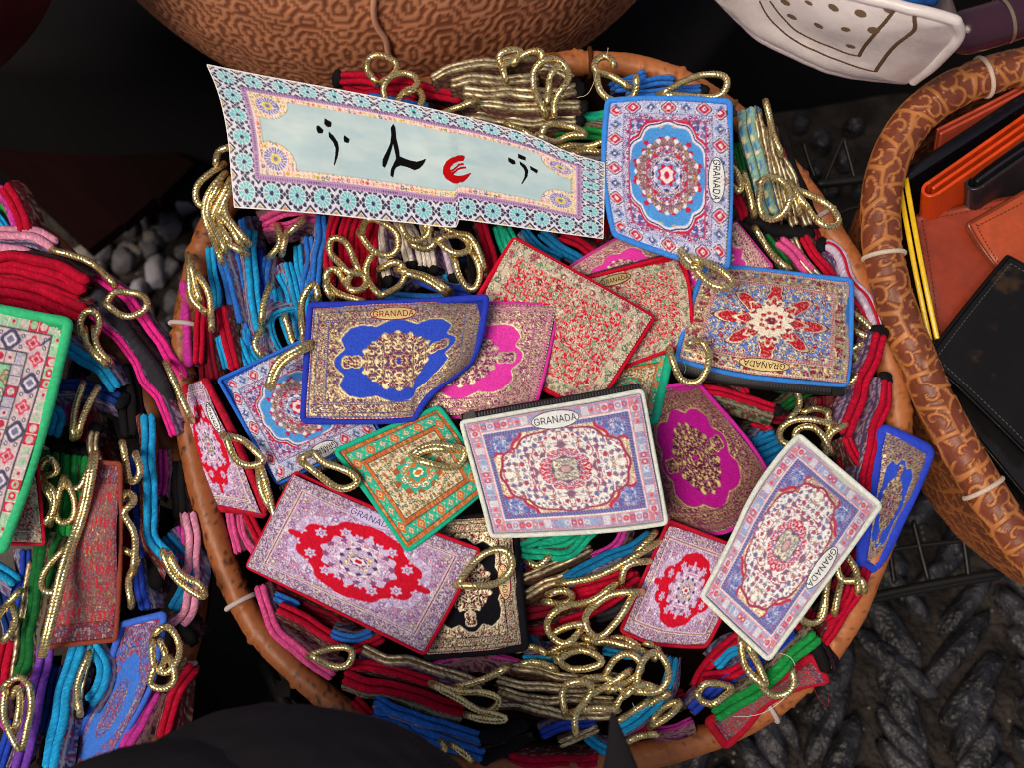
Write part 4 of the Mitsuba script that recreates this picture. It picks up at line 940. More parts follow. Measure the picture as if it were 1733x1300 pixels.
lay_pouch('meadow1', 'coin_purse', 'red and green flowered coin purse lying diagonally, upper of two', 'meadow', [(870, 403, 34), (990, 470, 36), (1106, 537, 34)], [(1106, 537, 34), (1055, 618, 34), (1003, 700, 30)], [(768, 575, 28), (885, 640, 30), (1003, 700, 30)], [(870, 403, 34), (812, 497, 32), (768, 575, 28)], bind='#cc1030', thick=2.4, wrinkle=.6, r=1.5)
lay_pouch('magenta', 'coin_purse', 'bright pink and gold coin purse half under the royal blue one', 'magenta', [(655, 520, 34), (820, 513, 38), (943, 518, 36)], [(943, 518, 36), (928, 600, 38), (905, 690, 36)], [(640, 712, 32), (780, 706, 36), (905, 690, 36)], [(655, 520, 34), (640, 712, 32)], bind='#d83ca8', thick=2.6, r=1.4)
lay_pouch('plum', 'coin_purse', 'dark magenta and gold coin purse with a bent upper edge, right of the white ones', 'plum', [(1080, 700, 18), (1130, 655, 22), (1180, 648, 26)], [(1180, 648, 26), (1228, 702, 32), (1256, 735, 34), (1300, 802, 28)], [(1130, 890, 14), (1215, 903, 18), (1300, 802, 28)], [(1080, 700, 18), (1100, 800, 14), (1130, 890, 14)], bind='#c0289c', wrinkle=2.0, r=1.5)
lay_pouch('black', 'coin_purse', 'black and gold coin purse under the corner of the red one', 'black', [(868, 872, 24), (878, 990, 26), (889, 1096, 24)], [(889, 1096, 24), (800, 1106, 24), (722, 1112, 20)], [(700, 880, 14), (722, 1112, 20)], [(868, 872, 24), (780, 878, 20), (700, 880, 14)], bind='#191922', oval=dict(G_LBL, y=13, b=6.0, ground='#e8d9a8'), zip_side='top', zip_out=3, r=2.6)
lay_pouch('redlilac_low', 'coin_purse', 'small visible red and lilac coin purse left of the lower right white one', 'redlilac', [(1132, 882, 24), (1255, 930, 28)], [(1255, 930, 28), (1235, 1010, 26), (1195, 1095, 22)], [(1050, 1068, 20), (1120, 1092, 20), (1195, 1095, 22)], [(1132, 882, 24), (1095, 965, 22), (1050, 1068, 20)], bind='#b81430', wrinkle=1.6)
lay_pouch('redlilac_left', 'coin_purse', 'red and lilac coin purse hanging over the left rim with its red edge', 'redlilac', [(345, 640, 14), (398, 742, 18), (452, 872, 14)], [(452, 872, 14), (390, 862, 4), (327, 856, -6)], [(316, 650, 8), (320, 760, 0), (327, 856, -6)], [(345, 640, 14), (316, 650, 8)], bind='#c01838', oval=dict(W_LBL, a=15, b=9, y=14, x=.30, size=7), r=2.6, res=.6, edges='trb')
lay_pouch('redlilac', 'coin_purse', 'red and lilac coin purse at the lower left of the heap', 'redlilac', [(500, 800, 34), (650, 868, 38), (812, 931, 38)], [(812, 931, 38), (768, 1018, 38), (718, 1108, 36)], [(418, 960, 26), (560, 1030, 32), (718, 1108, 36)], [(500, 800, 34), (455, 885, 30), (418, 960, 26)], bind='#c01030', oval=dict(W_LBL, y=9, ground='#cfc4ec', ink='#6a5c9c', rim='#b4a4d8', x=.46), zip_back=2)
lay_pouch('teal', 'coin_purse', 'teal and orange coin purse tilted like a diamond at the centre of the heap', 'teal', [(568, 764, 42), (650, 728, 44), (742, 690, 44)], [(742, 690, 44), (790, 760, 46), (822, 828, 44)], [(690, 933, 42), (755, 884, 44), (822, 828, 44)], [(568, 764, 42), (630, 846, 44), (690, 933, 42)], bind='#1fb898', r=1.6)
lay_pouch('royal', 'coin_purse', 'royal blue and gold coin purse with its lower right corner folded up', 'royal', [(525, 516, 46), (665, 512, 50), (823, 503, 54)], [(823, 503, 54), (815, 560, 54), (796, 612, 50)], [(513, 713, 44), (610, 714, 46), (700, 709, 46), (712, 690, 49), (738, 658, 52), (770, 634, 51), (796, 612, 50)], [(525, 516, 46), (519, 610, 46), (513, 713, 44)], bind='#2a3ec0', r=2.1, oval=dict(G_LBL, y=10, x=.48), wrinkle=.9, bumps=[(.86, .75, .16, 3.5), (.68, .85, .10, -3.0)])
lay_pouch('azure', 'coin_purse', 'light blue coin purse standing upright beside the paper sign', 'azure', [(1235, 172, 52), (1236, 310, 50), (1231, 452, 46)], [(1231, 452, 46), (1150, 436, 44), (1100, 420, 42), (1040, 396, 42)], [(1029, 170, 50), (1022, 280, 48), (1040, 396, 42)], [(1235, 172, 52), (1130, 166, 52), (1029, 170, 50)], bind='#3f8cee', r=1.9, zip_side='top', zip_out=2, zip_back=4, oval=dict(W_LBL, y=11, a=18, b=6.4))
lay_pouch('white', 'coin_purse', 'white coin purse with small flowers and a black zip, centre of the heap', 'white', [(781, 716, 58), (930, 690, 62), (1086, 662, 60)], [(1086, 662, 60), (1106, 770, 60), (1128, 886, 56)], [(832, 908, 56), (980, 902, 58), (1128, 886, 56)], [(781, 716, 58), (808, 815, 58), (832, 908, 56)], bind='#dfe8e4', r=1.5, thick=3.6, zip_side='top', zip_out=6, zip_back=4, oval=dict(W_LBL, y=10.5, b=7), inset=2.2)
lay_pouch('white2', 'coin_purse', 'white coin purse with red and blue flowers tilted at the lower right', 'white', [(1490, 856, 50), (1396, 986, 56), (1300, 1116, 52)], [(1300, 1116, 52), (1244, 1064, 52), (1188, 1010, 48)], [(1352, 738, 48), (1264, 858, 52), (1249, 892, 49), (1188, 1010, 48)], [(1490, 856, 50), (1424, 800, 50), (1352, 738, 48)], bind='#dfe8e4', r=1.7, thick=4.2, oval=dict(W_LBL, y=11, b=7, x=.47), inset=2.0)
lay_pouch('royal_right', 'coin_purse', 'royal blue coin purse hanging over the right rim', 'royal', [(1572, 764, 10), (1530, 862, 6), (1478, 965, 4)], [(1478, 965, 4), (1455, 958, 8)], [(1492, 728, 16), (1470, 850, 12), (1455, 958, 8)], [(1572, 764, 10), (1535, 745, 14), (1492, 728, 16)], bind='#2f48d0', r=4.2, res=.6)
# ---------------------------------------------------------------- purses lying on the left basket
lay_pouch('mint', 'coin_purse', 'green edged carpet coin purse with pink and red border at the left edge', 'mint', [(-330, 470, 60), (-100, 506, 60), (116, 545, 56)], [(116, 545, 56), (72, 730, 54), (5, 930, 50)], [(-450, 850, 50), (-200, 900, 50), (5, 930, 50)], [(-330, 470, 60), (-450, 850, 50)], bind='#3cc488', r=3.2, res=.6)
lay_pouch('meadow_left', 'coin_purse', 'red edged coin purse showing below the green one at the left edge', 'meadow', [(-60, 740, 30), (60, 755, 32)], [(60, 755, 32), (76, 922, 28)], [(-60, 920, 24), (76, 922, 28)], [(-60, 740, 30), (-60, 920, 24)], bind='#c01838', res=.6)
lay_pouch('rust', 'coin_purse', 'dull red coin purse with a braided gold edge hanging upright in the left basket', 'rust', [(156, 782, 36), (204, 786, 40)], [(204, 786, 40), (204, 930, 30), (196, 1084, 22)], [(76, 1096, 22), (130, 1090, 22), (196, 1084, 22)], [(156, 782, 36), (118, 930, 30), (76, 1096, 22)], bind='#8c4438', r=1.6, res=.6)
lay_pouch('dusk', 'coin_purse', 'slate blue coin purse with a red lined blue edge, low in the left basket', 'dusk', [(205, 1058, 18), (278, 1040, 26)], [(278, 1040, 26), (262, 1140, 18), (186, 1296, 0), (176, 1330, -4)], [(60, 1340, -10), (176, 1330, -4)], [(205, 1058, 18), (150, 1210, 0), (60, 1340, -10)], bind='#3f6ee0', r=2.2, res=.6)

# ---------------------------------------------------------------- the paper price sign
key_sign = thing('paper_sign', 'paper price sign bordered with blue star tile print, black brush letters and red euro mark', 'sign')
SG = Patch([(350, 110, 92), (455, 130, 82), (560, 149, 74), (780, 196, 62), (900, 230, 56), (962, 258, 54), (1022, 276, 50)], [(1022, 276, 50), (1022, 340, 48), (1021, 403, 44)],
           [(397, 350, 62), (560, 362, 62), (690, 375, 60), (768, 383, 60), (773, 383, 60), (776, 370, 59), (840, 378, 56), (940, 392, 50), (1021, 403, 44)], [(350, 110, 92), (372, 165, 80), (386, 230, 70), (392, 290, 64), (397, 350, 62)])
SG.thick, SG.wrinkle, SG.seed, SG.bend = 0, .6, 5, 3.0
def tile_print(X, Y, W, H):
    """The printed sheet: star tiles, a mauve rule, small mosaic and the pale panel."""
    c = np.tile(hx('#dde0f0'), X.shape + (1,))
    def put(m, col):
        nonlocal c
        m = np.clip(m, 0, 1)[..., None]; c = c * (1 - m) + (hx(col) if isinstance(col, str) else col) * m
    dx, dy = np.minimum(X, W - X), np.minimum(Y, H - Y)
    B = 15.6                                                       # width of the star tile border
    nx, ny = 15, 6
    px, py = (W - 1.2) / nx, (H - 1.2) / ny
    u, v = (X - .6) / px, (Y - .6) / py
    fx, fy = (u % 1 - .5) * px, (v % 1 - .5) * py
    r, th = np.hypot(fx, fy), np.arctan2(fy, fx)
    k = (th / (2 * np.pi) * 12) % 1; kk = np.floor((th / (2 * np.pi) * 12) % 12)
    a = abs(k - .5)
    put(sm(1.45, 1.25, r), '#262a5c')
    put(sm(1.5, 1.7, r) * sm(5.5 - 1.6 * a, 5.3 - 1.6 * a, r) * sm(.44, .36, a + .16 / np.maximum(r, .3)), '#62c4ce')
    put(sm(5.9 - 1.2 * a, 6.1 - 1.2 * a, r) * sm(8.3 - 2.8 * a, 8.1 - 2.8 * a, r) * sm(.40, .32, a), '#1c2048')
    gx, gy = (u + .5) % 1 - .5, (v + .5) % 1 - .5
    q = abs(gx) * px + abs(gy) * py
    put(sm(4.6, 4.4, q), '#e4e4f4'); put(sm(4.2, 4.0, q) * sm(2.4, 2.6, q), '#1c2048'); put(sm(1.9, 1.7, q), '#c8a050')
    q2 = np.minimum(abs(gx) * px + abs(fy), abs(gy) * py + abs(fx)); put(sm(1.5, 1.3, q2), '#23264e')
    d = np.minimum(dx - B, dy - B)
    put(sm(-.1, .1, d), '#b894c4')
    s = np.where(dx < dy, Y, X)
    put(sm(1.0, 1.2, d) * sm(2.6, 2.4, d) * (((s / 1.6) % 1) < .4), '#5c3c78'); put(sm(.0, .15, d) * sm(.45, .3, d), '#7c5c94')
    put(sm(3.6, 3.8, d), '#f0dcd8')
    dd, t2, rn = blooms(X, Y, 3.3, 77, .12)
    R = .30 + .09 * np.cos(6 * t2)
    put(sm(3.8, 4.0, d) * sm(R + .12, R + .05, dd), pick(rn, [('#dc5a48', 3), ('#c8b828', 3), ('#e08c94', 2), ('#34366c', 2)]))
    put(sm(3.8, 4.0, d) * sm(R - .05, R - .10, dd), '#f4ece8'); put(sm(3.8, 4.0, d) * sm(.14, .10, dd), pick(rn, [('#4a4c8c', 2), ('#e8705c', 2), ('#c8a83c', 2)]))
    yl = sm(.56, .64, nz(X / 12, Y / 12, 3)); put(sm(3.8, 4, d) * yl * sm(.46, .38, dd) * sm(.28, .36, dd), '#d8c838')
    ex, ey = dx - B - 3.6, dy - B - 3.6                              # corner wheels
    rw, tw = np.hypot(ex - 11, ey - 11), np.arctan2(ey - 11, ex - 11)
    put(sm(8.6, 8.3, rw), '#f0dcd8'); put(sm(7.8, 7.5, rw) * sm(3.4, 3.7, rw) * (((tw * 22 / (2 * np.pi)) % 1) < .62), '#5f66b8'); put(sm(3.2, 3.0, rw), '#d8c838'); put(sm(1.6, 1.4, rw), '#5f66b8')
    PX, PY = X - W / 2, Y - H / 2                                    # the pale panel: a long lozenge with stepped, scalloped ends
    hw, hh = W / 2 - B - 7.5, H / 2 - B - 8.6
    ax, ay = abs(PX), abs(PY)
    e = np.minimum(hw - ax, hh - ay)
    cut = np.hypot(ax - hw + 4, ay - hh + 1) - 17                     # scalloped corners
    step = np.maximum((hw - 7) - ax, (hh - 17) - ay)
    panel = np.minimum(np.minimum(e, np.maximum(cut, -99)), step)
    put(sm(-.6, -.3, panel) , '#7f9c9c')
    cl = meshkit.fbm(np.stack([X / 16, Y / 9, 0 * X], -1), 4, 3)
    put(sm(-.1, .2, panel), hx('#b4ced8') + (cl[..., None] - .5) * np.array([.16, .10, .06]))
    put(sm(.35, .2, np.minimum(np.minimum(X, W - X), np.minimum(Y, H - Y))), '#f2f2f6')
    return np.clip(c, 0, 1)
res = .52
nu, nv = int(SG.W / res), int(SG.H / res)
u, v = np.meshgrid(np.linspace(0, 1, nu), np.linspace(0, 1, nv), indexing='ij')
col = tile_print(u * 255, (v + .09 * np.sin(np.pi * v)) * 102, 255, 102)
part(key_sign, 'printed_face', shape(SG.at(u, v).reshape(-1, 3), grid_faces(nu, nv), 'paper', col.reshape(-1, 3)))
u, v = np.meshgrid(np.linspace(0, 1, 90), np.linspace(0, 1, 40), indexing='ij')
part(key_sign, 'back', shape(SG.at(u, v, -.7).reshape(-1, 3), grid_faces(90, 40), 'paper', hx('#e8e8ea')))
q = np.linspace(0, 1, 140)[:-1]
uu = np.concatenate([q, 1 + 0 * q, 1 - q, 0 * q]); vv = np.concatenate([0 * q, q, 1 + 0 * q, 1 - q])
v_, f_ = tube(SG.at(uu, vv, -.35), .00045, 6, True); part(key_sign, 'edge', shape(v_, f_, 'paper', hx('#f0f0f4')))
# brush lettering: outlines in photograph units found again on the sheet
gu, gv = np.meshgrid(np.linspace(0, 1, 260), np.linspace(0, 1, 120), indexing='ij')
GP = SG.at(gu, gv).reshape(-1, 3); rel = GP - EYE; dep = rel @ VIEW
from scipy.interpolate import LinearNDInterpolator
SLIN = LinearNDInterpolator(np.stack([866.5 + F * (rel @ RIGHT) / dep, 650 - F * (rel @ UP) / dep], 1), np.stack([gu.ravel(), gv.ravel()], 1))
def on_sheet(P):
    return SLIN(P)
def brush(name, outlines, col, up=.35, label=None):
    lst = []
    for o in outlines:
        uv = on_sheet(np.array(o, float))
        pg = sg.Polygon(uv * [SG.W, SG.H]).buffer(.25)
        for g in getattr(pg, 'geoms', [pg]):
            m = trimesh.creation.extrude_polygon(g, .15, engine='earcut')
            m = m.subdivide_to_size(4) if len(m.faces) else m
            w = np.array(m.vertices)
            lst.append((SG.at(w[:, 0] / SG.W, w[:, 1] / SG.H, up + w[:, 2]), m.faces))
    v, f = join(lst)
    part(key_sign, name, shape(v, f, 'ink', hx(col), smooth=False), label)
def Q(l, ox, oy, s): return [(ox + a / s, oy + b / s) for a, b in l]
c2 = lambda l: Q(l, 300, 60, 2.8883)
brush('lettering', [c2([(683, 443), (690, 440), (712, 460), (708, 474), (690, 474), (682, 458)]), c2([(722, 406), (752, 424), (750, 442), (735, 444), (720, 430)]), c2([(818, 489), (840, 507), (835, 522), (818, 518), (815, 500)]),
                    c2([(742, 472), (762, 490), (782, 520), (788, 550), (782, 590), (768, 630), (774, 585), (776, 550), (764, 520), (744, 495)])], '#040406')
brush('numeral', [c2([(1056, 434), (1064, 450), (1068, 500), (1082, 560), (1085, 590), (1110, 602), (1140, 612), (1170, 618), (1195, 612), (1213, 605), (1200, 630), (1180, 648), (1160, 655), (1125, 640), (1090, 632), (1070, 640), (1060, 655), (1054, 690), (1043, 682), (1048, 650), (1062, 620), (1072, 600), (1064, 560), (1054, 520), (1048, 545), (1038, 580), (1022, 625), (1014, 642), (1004, 636), (1006, 605), (1026, 565), (1042, 530), (1048, 490), (1046, 450)])], '#040406', label='black brush numeral on the sign')
brush('euro_mark', [c2([(1404, 592), (1396, 610), (1372, 612), (1350, 622), (1334, 640), (1330, 658), (1338, 672), (1356, 684), (1376, 688), (1400, 684), (1433, 672), (1418, 694), (1396, 714), (1370, 720), (1340, 714), (1312, 696), (1300, 672), (1302, 644), (1316, 616), (1340, 598), (1370, 588), (1395, 586)]),
                    c2([(1328, 660), (1396, 624), (1399, 629), (1332, 667)]), c2([(1338, 671), (1408, 641), (1410, 647), (1343, 678)])], '#b4060e', label='red euro mark on the sign')
brush('lettering', [Q(l, 700, 0, 2.8883) for l in ([(464, 770), (492, 784), (496, 798), (482, 800), (464, 786)], [(512, 752), (546, 768), (545, 782), (512, 770)], [(570, 812), (606, 832), (600, 844), (572, 826)], [(520, 790), (545, 808), (558, 832), (554, 860), (528, 898), (544, 862), (546, 838), (536, 818), (522, 804)])], '#040406')
# ---------------------------------------------------------------- leather wallets in the right basket
def leather_col(V, col, seed, worn_glint=None, amt=.25):
    a = meshkit.fbm(V * 90, 4, seed)[:, None]; b = meshkit.fbm(V * 500, 2, seed + 3)[:, None]
    c = hx(col) * (1 - amt / 2 + amt * a) * (.94 + .12 * b)
    if worn_glint: 
        w = sm(.62, .72, meshkit.fbm(V * 60, 4, seed + 9))[:, None] * .5; c = c * (1 - w) + hx(worn_glint) * w  # mottled worn highlights painted into the leather colour
    return np.clip(c, 0, 1)
def wallet(label, top, right, bottom, left, col, thick=4.0, leaves=1, worn_glint=None, stitch='#2c1c18', grain_=.25):
    key = thing('leather_wallet', label, 'wallet', 'wallets in the right basket')
    pt = Patch(top, right, bottom, left); pt.thick, pt.wrinkle, pt.seed = 1.2, .7, nextseed()
    n = 60
    u, v = np.meshgrid(np.linspace(0, 1, n), np.linspace(0, 1, n), indexing='ij')
    for k in range(leaves):
        dz = -k * (thick + .6)
        V = pt.at(u, v, dz + grain_ * .3 * (nz(u * pt.W / 2.2, v * pt.H / 2.2, pt.seed) - .5)).reshape(-1, 3)
        Bk = pt.at(u, v, dz - thick).reshape(-1, 3)
        q = np.concatenate([np.arange(n) * n, (n - 1) * n + np.arange(1, n), np.arange(n - 2, -1, -1) * n + n - 1, np.arange(n - 2, 0, -1)])
        f = np.vstack([grid_faces(n, n), grid_faces(n, n)[:, ::-1] + n * n])
        m = len(q); side = np.vstack([[[q[i], q[(i + 1) % m], q[(i + 1) % m] + n * n], [q[i], q[(i + 1) % m] + n * n, q[i] + n * n]] for i in range(m)])
        W = np.vstack([V, Bk])
        part(key, 'flap' if k == 0 else 'inner_leaf', mikit.ply((W, np.vstack([f, side])), 'smooth_leather', smooth=True, color=lin(leather_col(W, col, pt.seed + k, worn_glint if k == 0 else None))))
    E = np.linspace(0, 1, 60)[:-1]; uu = np.concatenate([E, 1 + 0 * E, 1 - E, 0 * E]); vv = np.concatenate([0 * E, E, 1 + 0 * E, 1 - E])
    v_, f_ = tube(pt.at(uu, vv, -thick * .5), thick * .5e-3, 10, True)
    part(key, 'edge', shape(v_, f_, 'smooth_leather', hx(col) * .72))
    i0 = 4 / pt.W; j0 = 4 / pt.H; lst = []
    for e in ('t', 'r', 'b', 'l'):
        L = pt.W if e in 'tb' else pt.H; cnt = int(L / 3.2)
        for s in np.linspace(.05, .95, cnt):
            ds = .9 / L
            a, b = {'t': ((s - ds, j0), (s + ds, j0)), 'b': ((s - ds, 1 - j0), (s + ds, 1 - j0)), 'l': ((i0, s - ds), (i0, s + ds)), 'r': ((1 - i0, s - ds), (1 - i0, s + ds))}[e]
            P = pt.at(np.array([a[0], b[0]]), np.array([a[1], b[1]]), .15)
            lst.append(tube(np.linspace(P[0], P[1], 3), .00032, 5, cap=False))
    v_, f_ = join(lst); part(key, 'stitching', shape(v_, f_, 'cloth', hx(stitch)), kind='stuff')
    return key
def edge_wallet(label, path, col, thick, depth=55, lean=0, leaves=2, gap=2.4, fold=None):
    """A wallet standing on edge: leaves of leather, joined by a round fold at one end."""
    key = thing('leather_wallet', label, 'wallet', 'wallets in the right basket')
    C, L = curve(pts(path), 60); t, up, B = frames(C, ref=NRM)
    a = math.radians(lean); D = -(up * math.cos(a) + B * math.sin(a)); S = -up * math.sin(a) + B * math.cos(a)
    for k in range(leaves):
        o = S * (k - (leaves - 1) / 2) * (thick + gap) / 1000
        sec = [(-.5, -.35), (-.5, -1), (.5, -1), (.5, -.35), (.42, .05), (.2, .25), (-.2, .25), (-.42, .05)]
        V = np.stack([C + o + S * (x * thick / 1000) - D * (0.0012 * z if z > -.5 else 0) + D * ((depth / 1000) if z == -1 else 0) for x, z in sec], 1)
        f = grid_faces(len(C), len(sec), False, True)
        ends = [[0, i, i + 1] for i in range(1, 7)] + [[(len(C) - 1) * 8, (len(C) - 1) * 8 + i + 1, (len(C) - 1) * 8 + i] for i in range(1, 7)]
        W = V.reshape(-1, 3)
        part(key, 'leaf', shape(W, np.vstack([f, ends]), 'smooth_leather', leather_col(W, col, 3 + k)))
    if fold is not None:
        i = 0 if fold == 0 else -1
        R = (leaves - 1) / 2 * (thick + gap) / 1000; dirn = -t[i] if i == 0 else t[i]
        th = np.linspace(-np.pi / 2, np.pi / 2, 18)
        P = C[i] + S[i] * (R * np.sin(th))[:, None] + dirn * (R * 1.25 * np.cos(th))[:, None]
        V = []
        for x, z in ((-.5, 0), (-.3, .18), (.3, .18), (.5, 0), (.5, -depth), (-.5, -depth)):
            tt = np.gradient(P, axis=0); nn = unit(np.cross(tt, D[i])); V.append(P + nn * (x * thick / 1000) - D[i] * (z / 1000 if z < 0 else z * .004))
        W = np.stack(V, 1).reshape(-1, 3)
        part(key, 'fold', shape(W, grid_faces(18, 6, False, True), 'smooth_leather', leather_col(W, col, 9)))
    return key
edge_wallet('thin red brown wallet standing at the top of the right basket', [(1588, 222, 4), (1660, 186, 6), (1780, 122, 8)], '#b04a34', 2.2, leaves=2, gap=1.6, lean=-20)
edge_wallet('long black wallet standing on edge across the right basket', [(1518, 306, 2), (1620, 240, 6), (1790, 128, 10)], '#101118', 8.5, leaves=1, lean=-15)
edge_wallet('bright orange folded wallet standing in the right basket', [(1578, 318, 8), (1650, 268, 10), (1780, 176, 12)], '#cc4418', 2.6, leaves=3, gap=2.6, fold=0, lean=-20)
edge_wallet('black folded wallet with a brown edge in the right basket', [(1652, 306, 6), (1700, 272, 8), (1790, 212, 10)], '#23232a', 2.4, leaves=3, gap=3.0, fold=0, lean=-22)
edge_wallet('yellow wallet standing on edge beside the tooled rim', [(1527, 302, 6), (1550, 430, 8), (1580, 574, 6)], '#d8b418', 3.4, leaves=2, gap=1.2, lean=20)
wallet('red brown leather wallet lying flat beside the yellow one', [(1548, 366, -22), (1640, 348, -18), (1760, 326, -16)], [(1760, 326, -16), (1760, 540, -16)], [(1584, 590, -24), (1680, 560, -20), (1760, 540, -16)], [(1548, 366, -22), (1566, 470, -22), (1584, 590, -24)], '#8c3826', stitch='#5a2418')
wallet('shiny light brown leather wallet, partly over the flat red brown one', [(1640, 380, -6), (1740, 322, -4), (1840, 262, -4)], [(1840, 262, -4), (1900, 420, -6)], [(1702, 468, -10), (1800, 500, -8), (1900, 420, -6)], [(1640, 380, -6), (1668, 424, -8), (1702, 468, -10)], '#a84a2c', stitch='#4a2014')
wallet('glossy black leather wallet with stitched edges at the right edge', [(1570, 606, 8), (1640, 516, 10), (1708, 434, 10)], [(1708, 434, 10), (1800, 490, 8), (1900, 560, 8)], [(1760, 790, 2), (1900, 560, 8)], [(1570, 606, 8), (1660, 690, 6), (1760, 790, 2)], '#100c0c', leaves=2, worn_glint='#5a4020', stitch='#55555e')
wallet('plain black wallet under the glossy one at the lower right', [(1572, 640, -16), (1700, 560, -16)], [(1700, 560, -16), (1900, 720, -16)], [(1780, 890, -20), (1900, 720, -16)], [(1572, 640, -16), (1670, 760, -18), (1780, 890, -20)], '#17161a', stitch='#2a2a2e')
wallet('black wallet lowest in the right basket, mostly hidden', [(1590, 700, -40), (1720, 640, -40)], [(1720, 640, -40), (1900, 840, -40)], [(1800, 960, -40), (1900, 840, -40)], [(1590, 700, -40), (1690, 830, -40), (1800, 960, -40)], '#141316', stitch='#222226')
# ---------------------------------------------------------------- the purses packed on edge
ORD = ['first', 'second', 'third', 'fourth', 'fifth', 'sixth', 'seventh', 'eighth', 'ninth', 'tenth', 'eleventh', 'twelfth', 'thirteenth']
HUE = {'#': 'coloured'}
COL = dict(tealgold=TEALGOLD, blue='#2f78e0', sky='#22a8ee', royal='#2a4ccc', red='#be0c34', wine='#7c0c26', pink='#e2569c', rose='#e89cc0', magenta='#c838a4', white='#ece6e2', lilac='#cfc0e0', teal='#18b090', green='#1f9c4c', forest='#1c6e38',
           gold='#e2cf9a', black='#17161b', navy='#1c3f8c', purple='#8048c8', hot='#ee2f9c', slate='#34343e', ocean='#1478b8')
NAME = dict(tealgold='pale teal', blue='blue', sky='sky blue', royal='royal blue', red='red', wine='dark red', pink='pink', rose='pale pink', magenta='magenta', white='white', lilac='lilac', teal='teal green', green='green', forest='dark green',
            gold='gold', black='black', navy='navy blue', purple='purple', hot='hot pink', slate='charcoal', ocean='deep blue')
BODYOF = dict(tealgold='tealgold', blue='blue', sky='blue', royal='blue', red='red', wine='red', pink='pink', rose='pink', magenta='pink', white='lilac', lilac='lilac', teal='green', green='green', forest='green', gold='gold', black='dark', navy='blue', purple='lilac', hot='lilac', slate='dark', ocean='blue')
def P2(s, h):
    out = []
    for i, w in enumerate(s.split()):
        a = [float(q) for q in w.split(',')]
        out.append((a[0], a[1], a[2] if len(a) > 2 else h))
    return out
K = {}
def area(x, y, cx, cy, r):
    v = 'upper ' if y < cy - r else 'lower ' if y > cy + r else ''
    h = 'left' if x < cx - r else 'right' if x > cx + r else ''
    return (v + (h or 'middle')) if v else (h + ' side' if h else 'centre')
def stack(where, way, rows, h=8, w=8.0, group=None):
    """rows: (name to remember or '', colour, 'x,y x,y ...', options); labels count along the stack in the direction way."""
    many = {}
    for r in rows: many[r[1]] = many.get(r[1], 0) + 1
    seen = {}
    for nm, c, path, *o in rows:
        o = dict(o[0]) if o else {}
        k = seen[c] = seen.get(c, 0) + 1
        lab = f'{ORD[k - 1]} {NAME[c]} purse from the {way} {where}' if many[c] > 1 else f'{NAME[c]} purse on edge {where}'
        key = edge_pouch('coin_purse', lab, group or f'coin purses {where}', P2(path, o.pop('h', h)), COL[c], w=o.pop('w', w), body=o.pop('body', BODYOF[c]), gold=(c == 'gold'), **o)
        if nm: K[nm] = key
# deep filling of the heap: slivers in the gaps between the others
rng = np.random.default_rng(5)
for i in range(74):
    for _ in range(50):
        x, y = rng.uniform(330, 1490), rng.uniform(130, 1260)
        if np.hypot((x - 908) / 560, (y - 692) / 540) < 1: break
    a = rng.uniform(0, np.pi); L = rng.uniform(60, 110); z1, z2, jx, jy = -16 + rng.uniform(-8, 6), -16 + rng.uniform(-8, 6), rng.normal(0, 6), rng.normal(0, 6)
    if i in [0, 1, 5, 8, 10, 11, 13, 14, 18, 19, 20, 21, 23, 24, 25, 26, 27, 29, 31, 32, 34, 35, 38, 41, 42, 43, 44, 45, 46, 47, 48, 51, 52, 53, 54, 58, 63, 64, 65, 71, 72]: continue      # wholly hidden
    c = ['wine', 'red', 'blue', 'navy', 'forest', 'black', 'slate', 'magenta', 'wine', 'black', 'gold'][i % 11]
    edge_pouch('coin_purse', f'{NAME[c]} purse buried deep in the {area(x, y, 908, 692, 190)} of the main heap, only slivers showing', f'{NAME[c]} purses buried in the main heap',
               [(x - math.cos(a) * L, y - math.sin(a) * L, z1), (x + jx, y + jy, -12), (x + math.cos(a) * L, y + math.sin(a) * L, z2)], COL[c], w=8, body=BODYOF[c], gold=c == 'gold', depth=16)
stack('in the blue row under the sign', 'left', [('b1', 'sky', '360,415 362,470 370,524', dict(h=10)), ('b2', 'blue', '366,395 384,470 406,548', dict(w=9, h=9)), ('', 'blue', '396,420 410,500 426,585', dict(h=5)), ('b3', 'sky', '421,388 428,470 445,562', dict(w=9, lean=-24, h=12)), ('', 'blue', '407,370 414,400 417,450', dict(h=4)),
      ('', 'royal', '436,420 446,500 452,560', dict(h=3)), ('', 'blue', '454,432 452,480 462,540', dict(h=4)), ('b4', 'sky', '463,486 478,525 500,580', dict(w=7, h=8, lean=15)), ('', 'sky', '478,460 490,510 507,575', dict(w=7, h=10)), ('', 'sky', '490,442 500,500 512,570', dict(w=6.5, h=11)),
      ('', 'sky', '500,414 510,470 522,540', dict(w=7, h=12)), ('b5', 'blue', '522,398 522,450 521,505', dict(w=8, h=12, lean=-15)), ('b6', 'blue', '545,362 541,430 536,500', dict(w=8, h=14, lean=-15)), ('b7', 'sky', '398,572 410,592 426,622', dict(w=8, h=8)), ('', 'sky', '416,556 424,585 440,620', dict(w=7, h=6)), ('', 'sky', '368,568 374,596 382,625', dict(h=2))])
edge_pouch('coin_purse', 'blue patterned coin purse corner with a sky blue edge, beside the blue row', None, P2('500,520 458,535 462,570 476,600', 13), COL['sky'], w=6, lean=-50, body='blue')
stack('beside the left rim', 'left', [('k1', 'magenta', '308,474 312,540 320,622', dict(w=8, h=6, single=True)), ('k2', 'red', '338,500 336,560 337,616', dict(w=9, h=8)), ('k3', 'wine', '352,475 357,560 366,645', dict(w=8, h=5, lean=25)), ('k4', 'red', '370,520 382,570 398,626', dict(w=9, h=13)), ('k5', 'wine', '340,600 348,640 352,690', dict(h=0))])
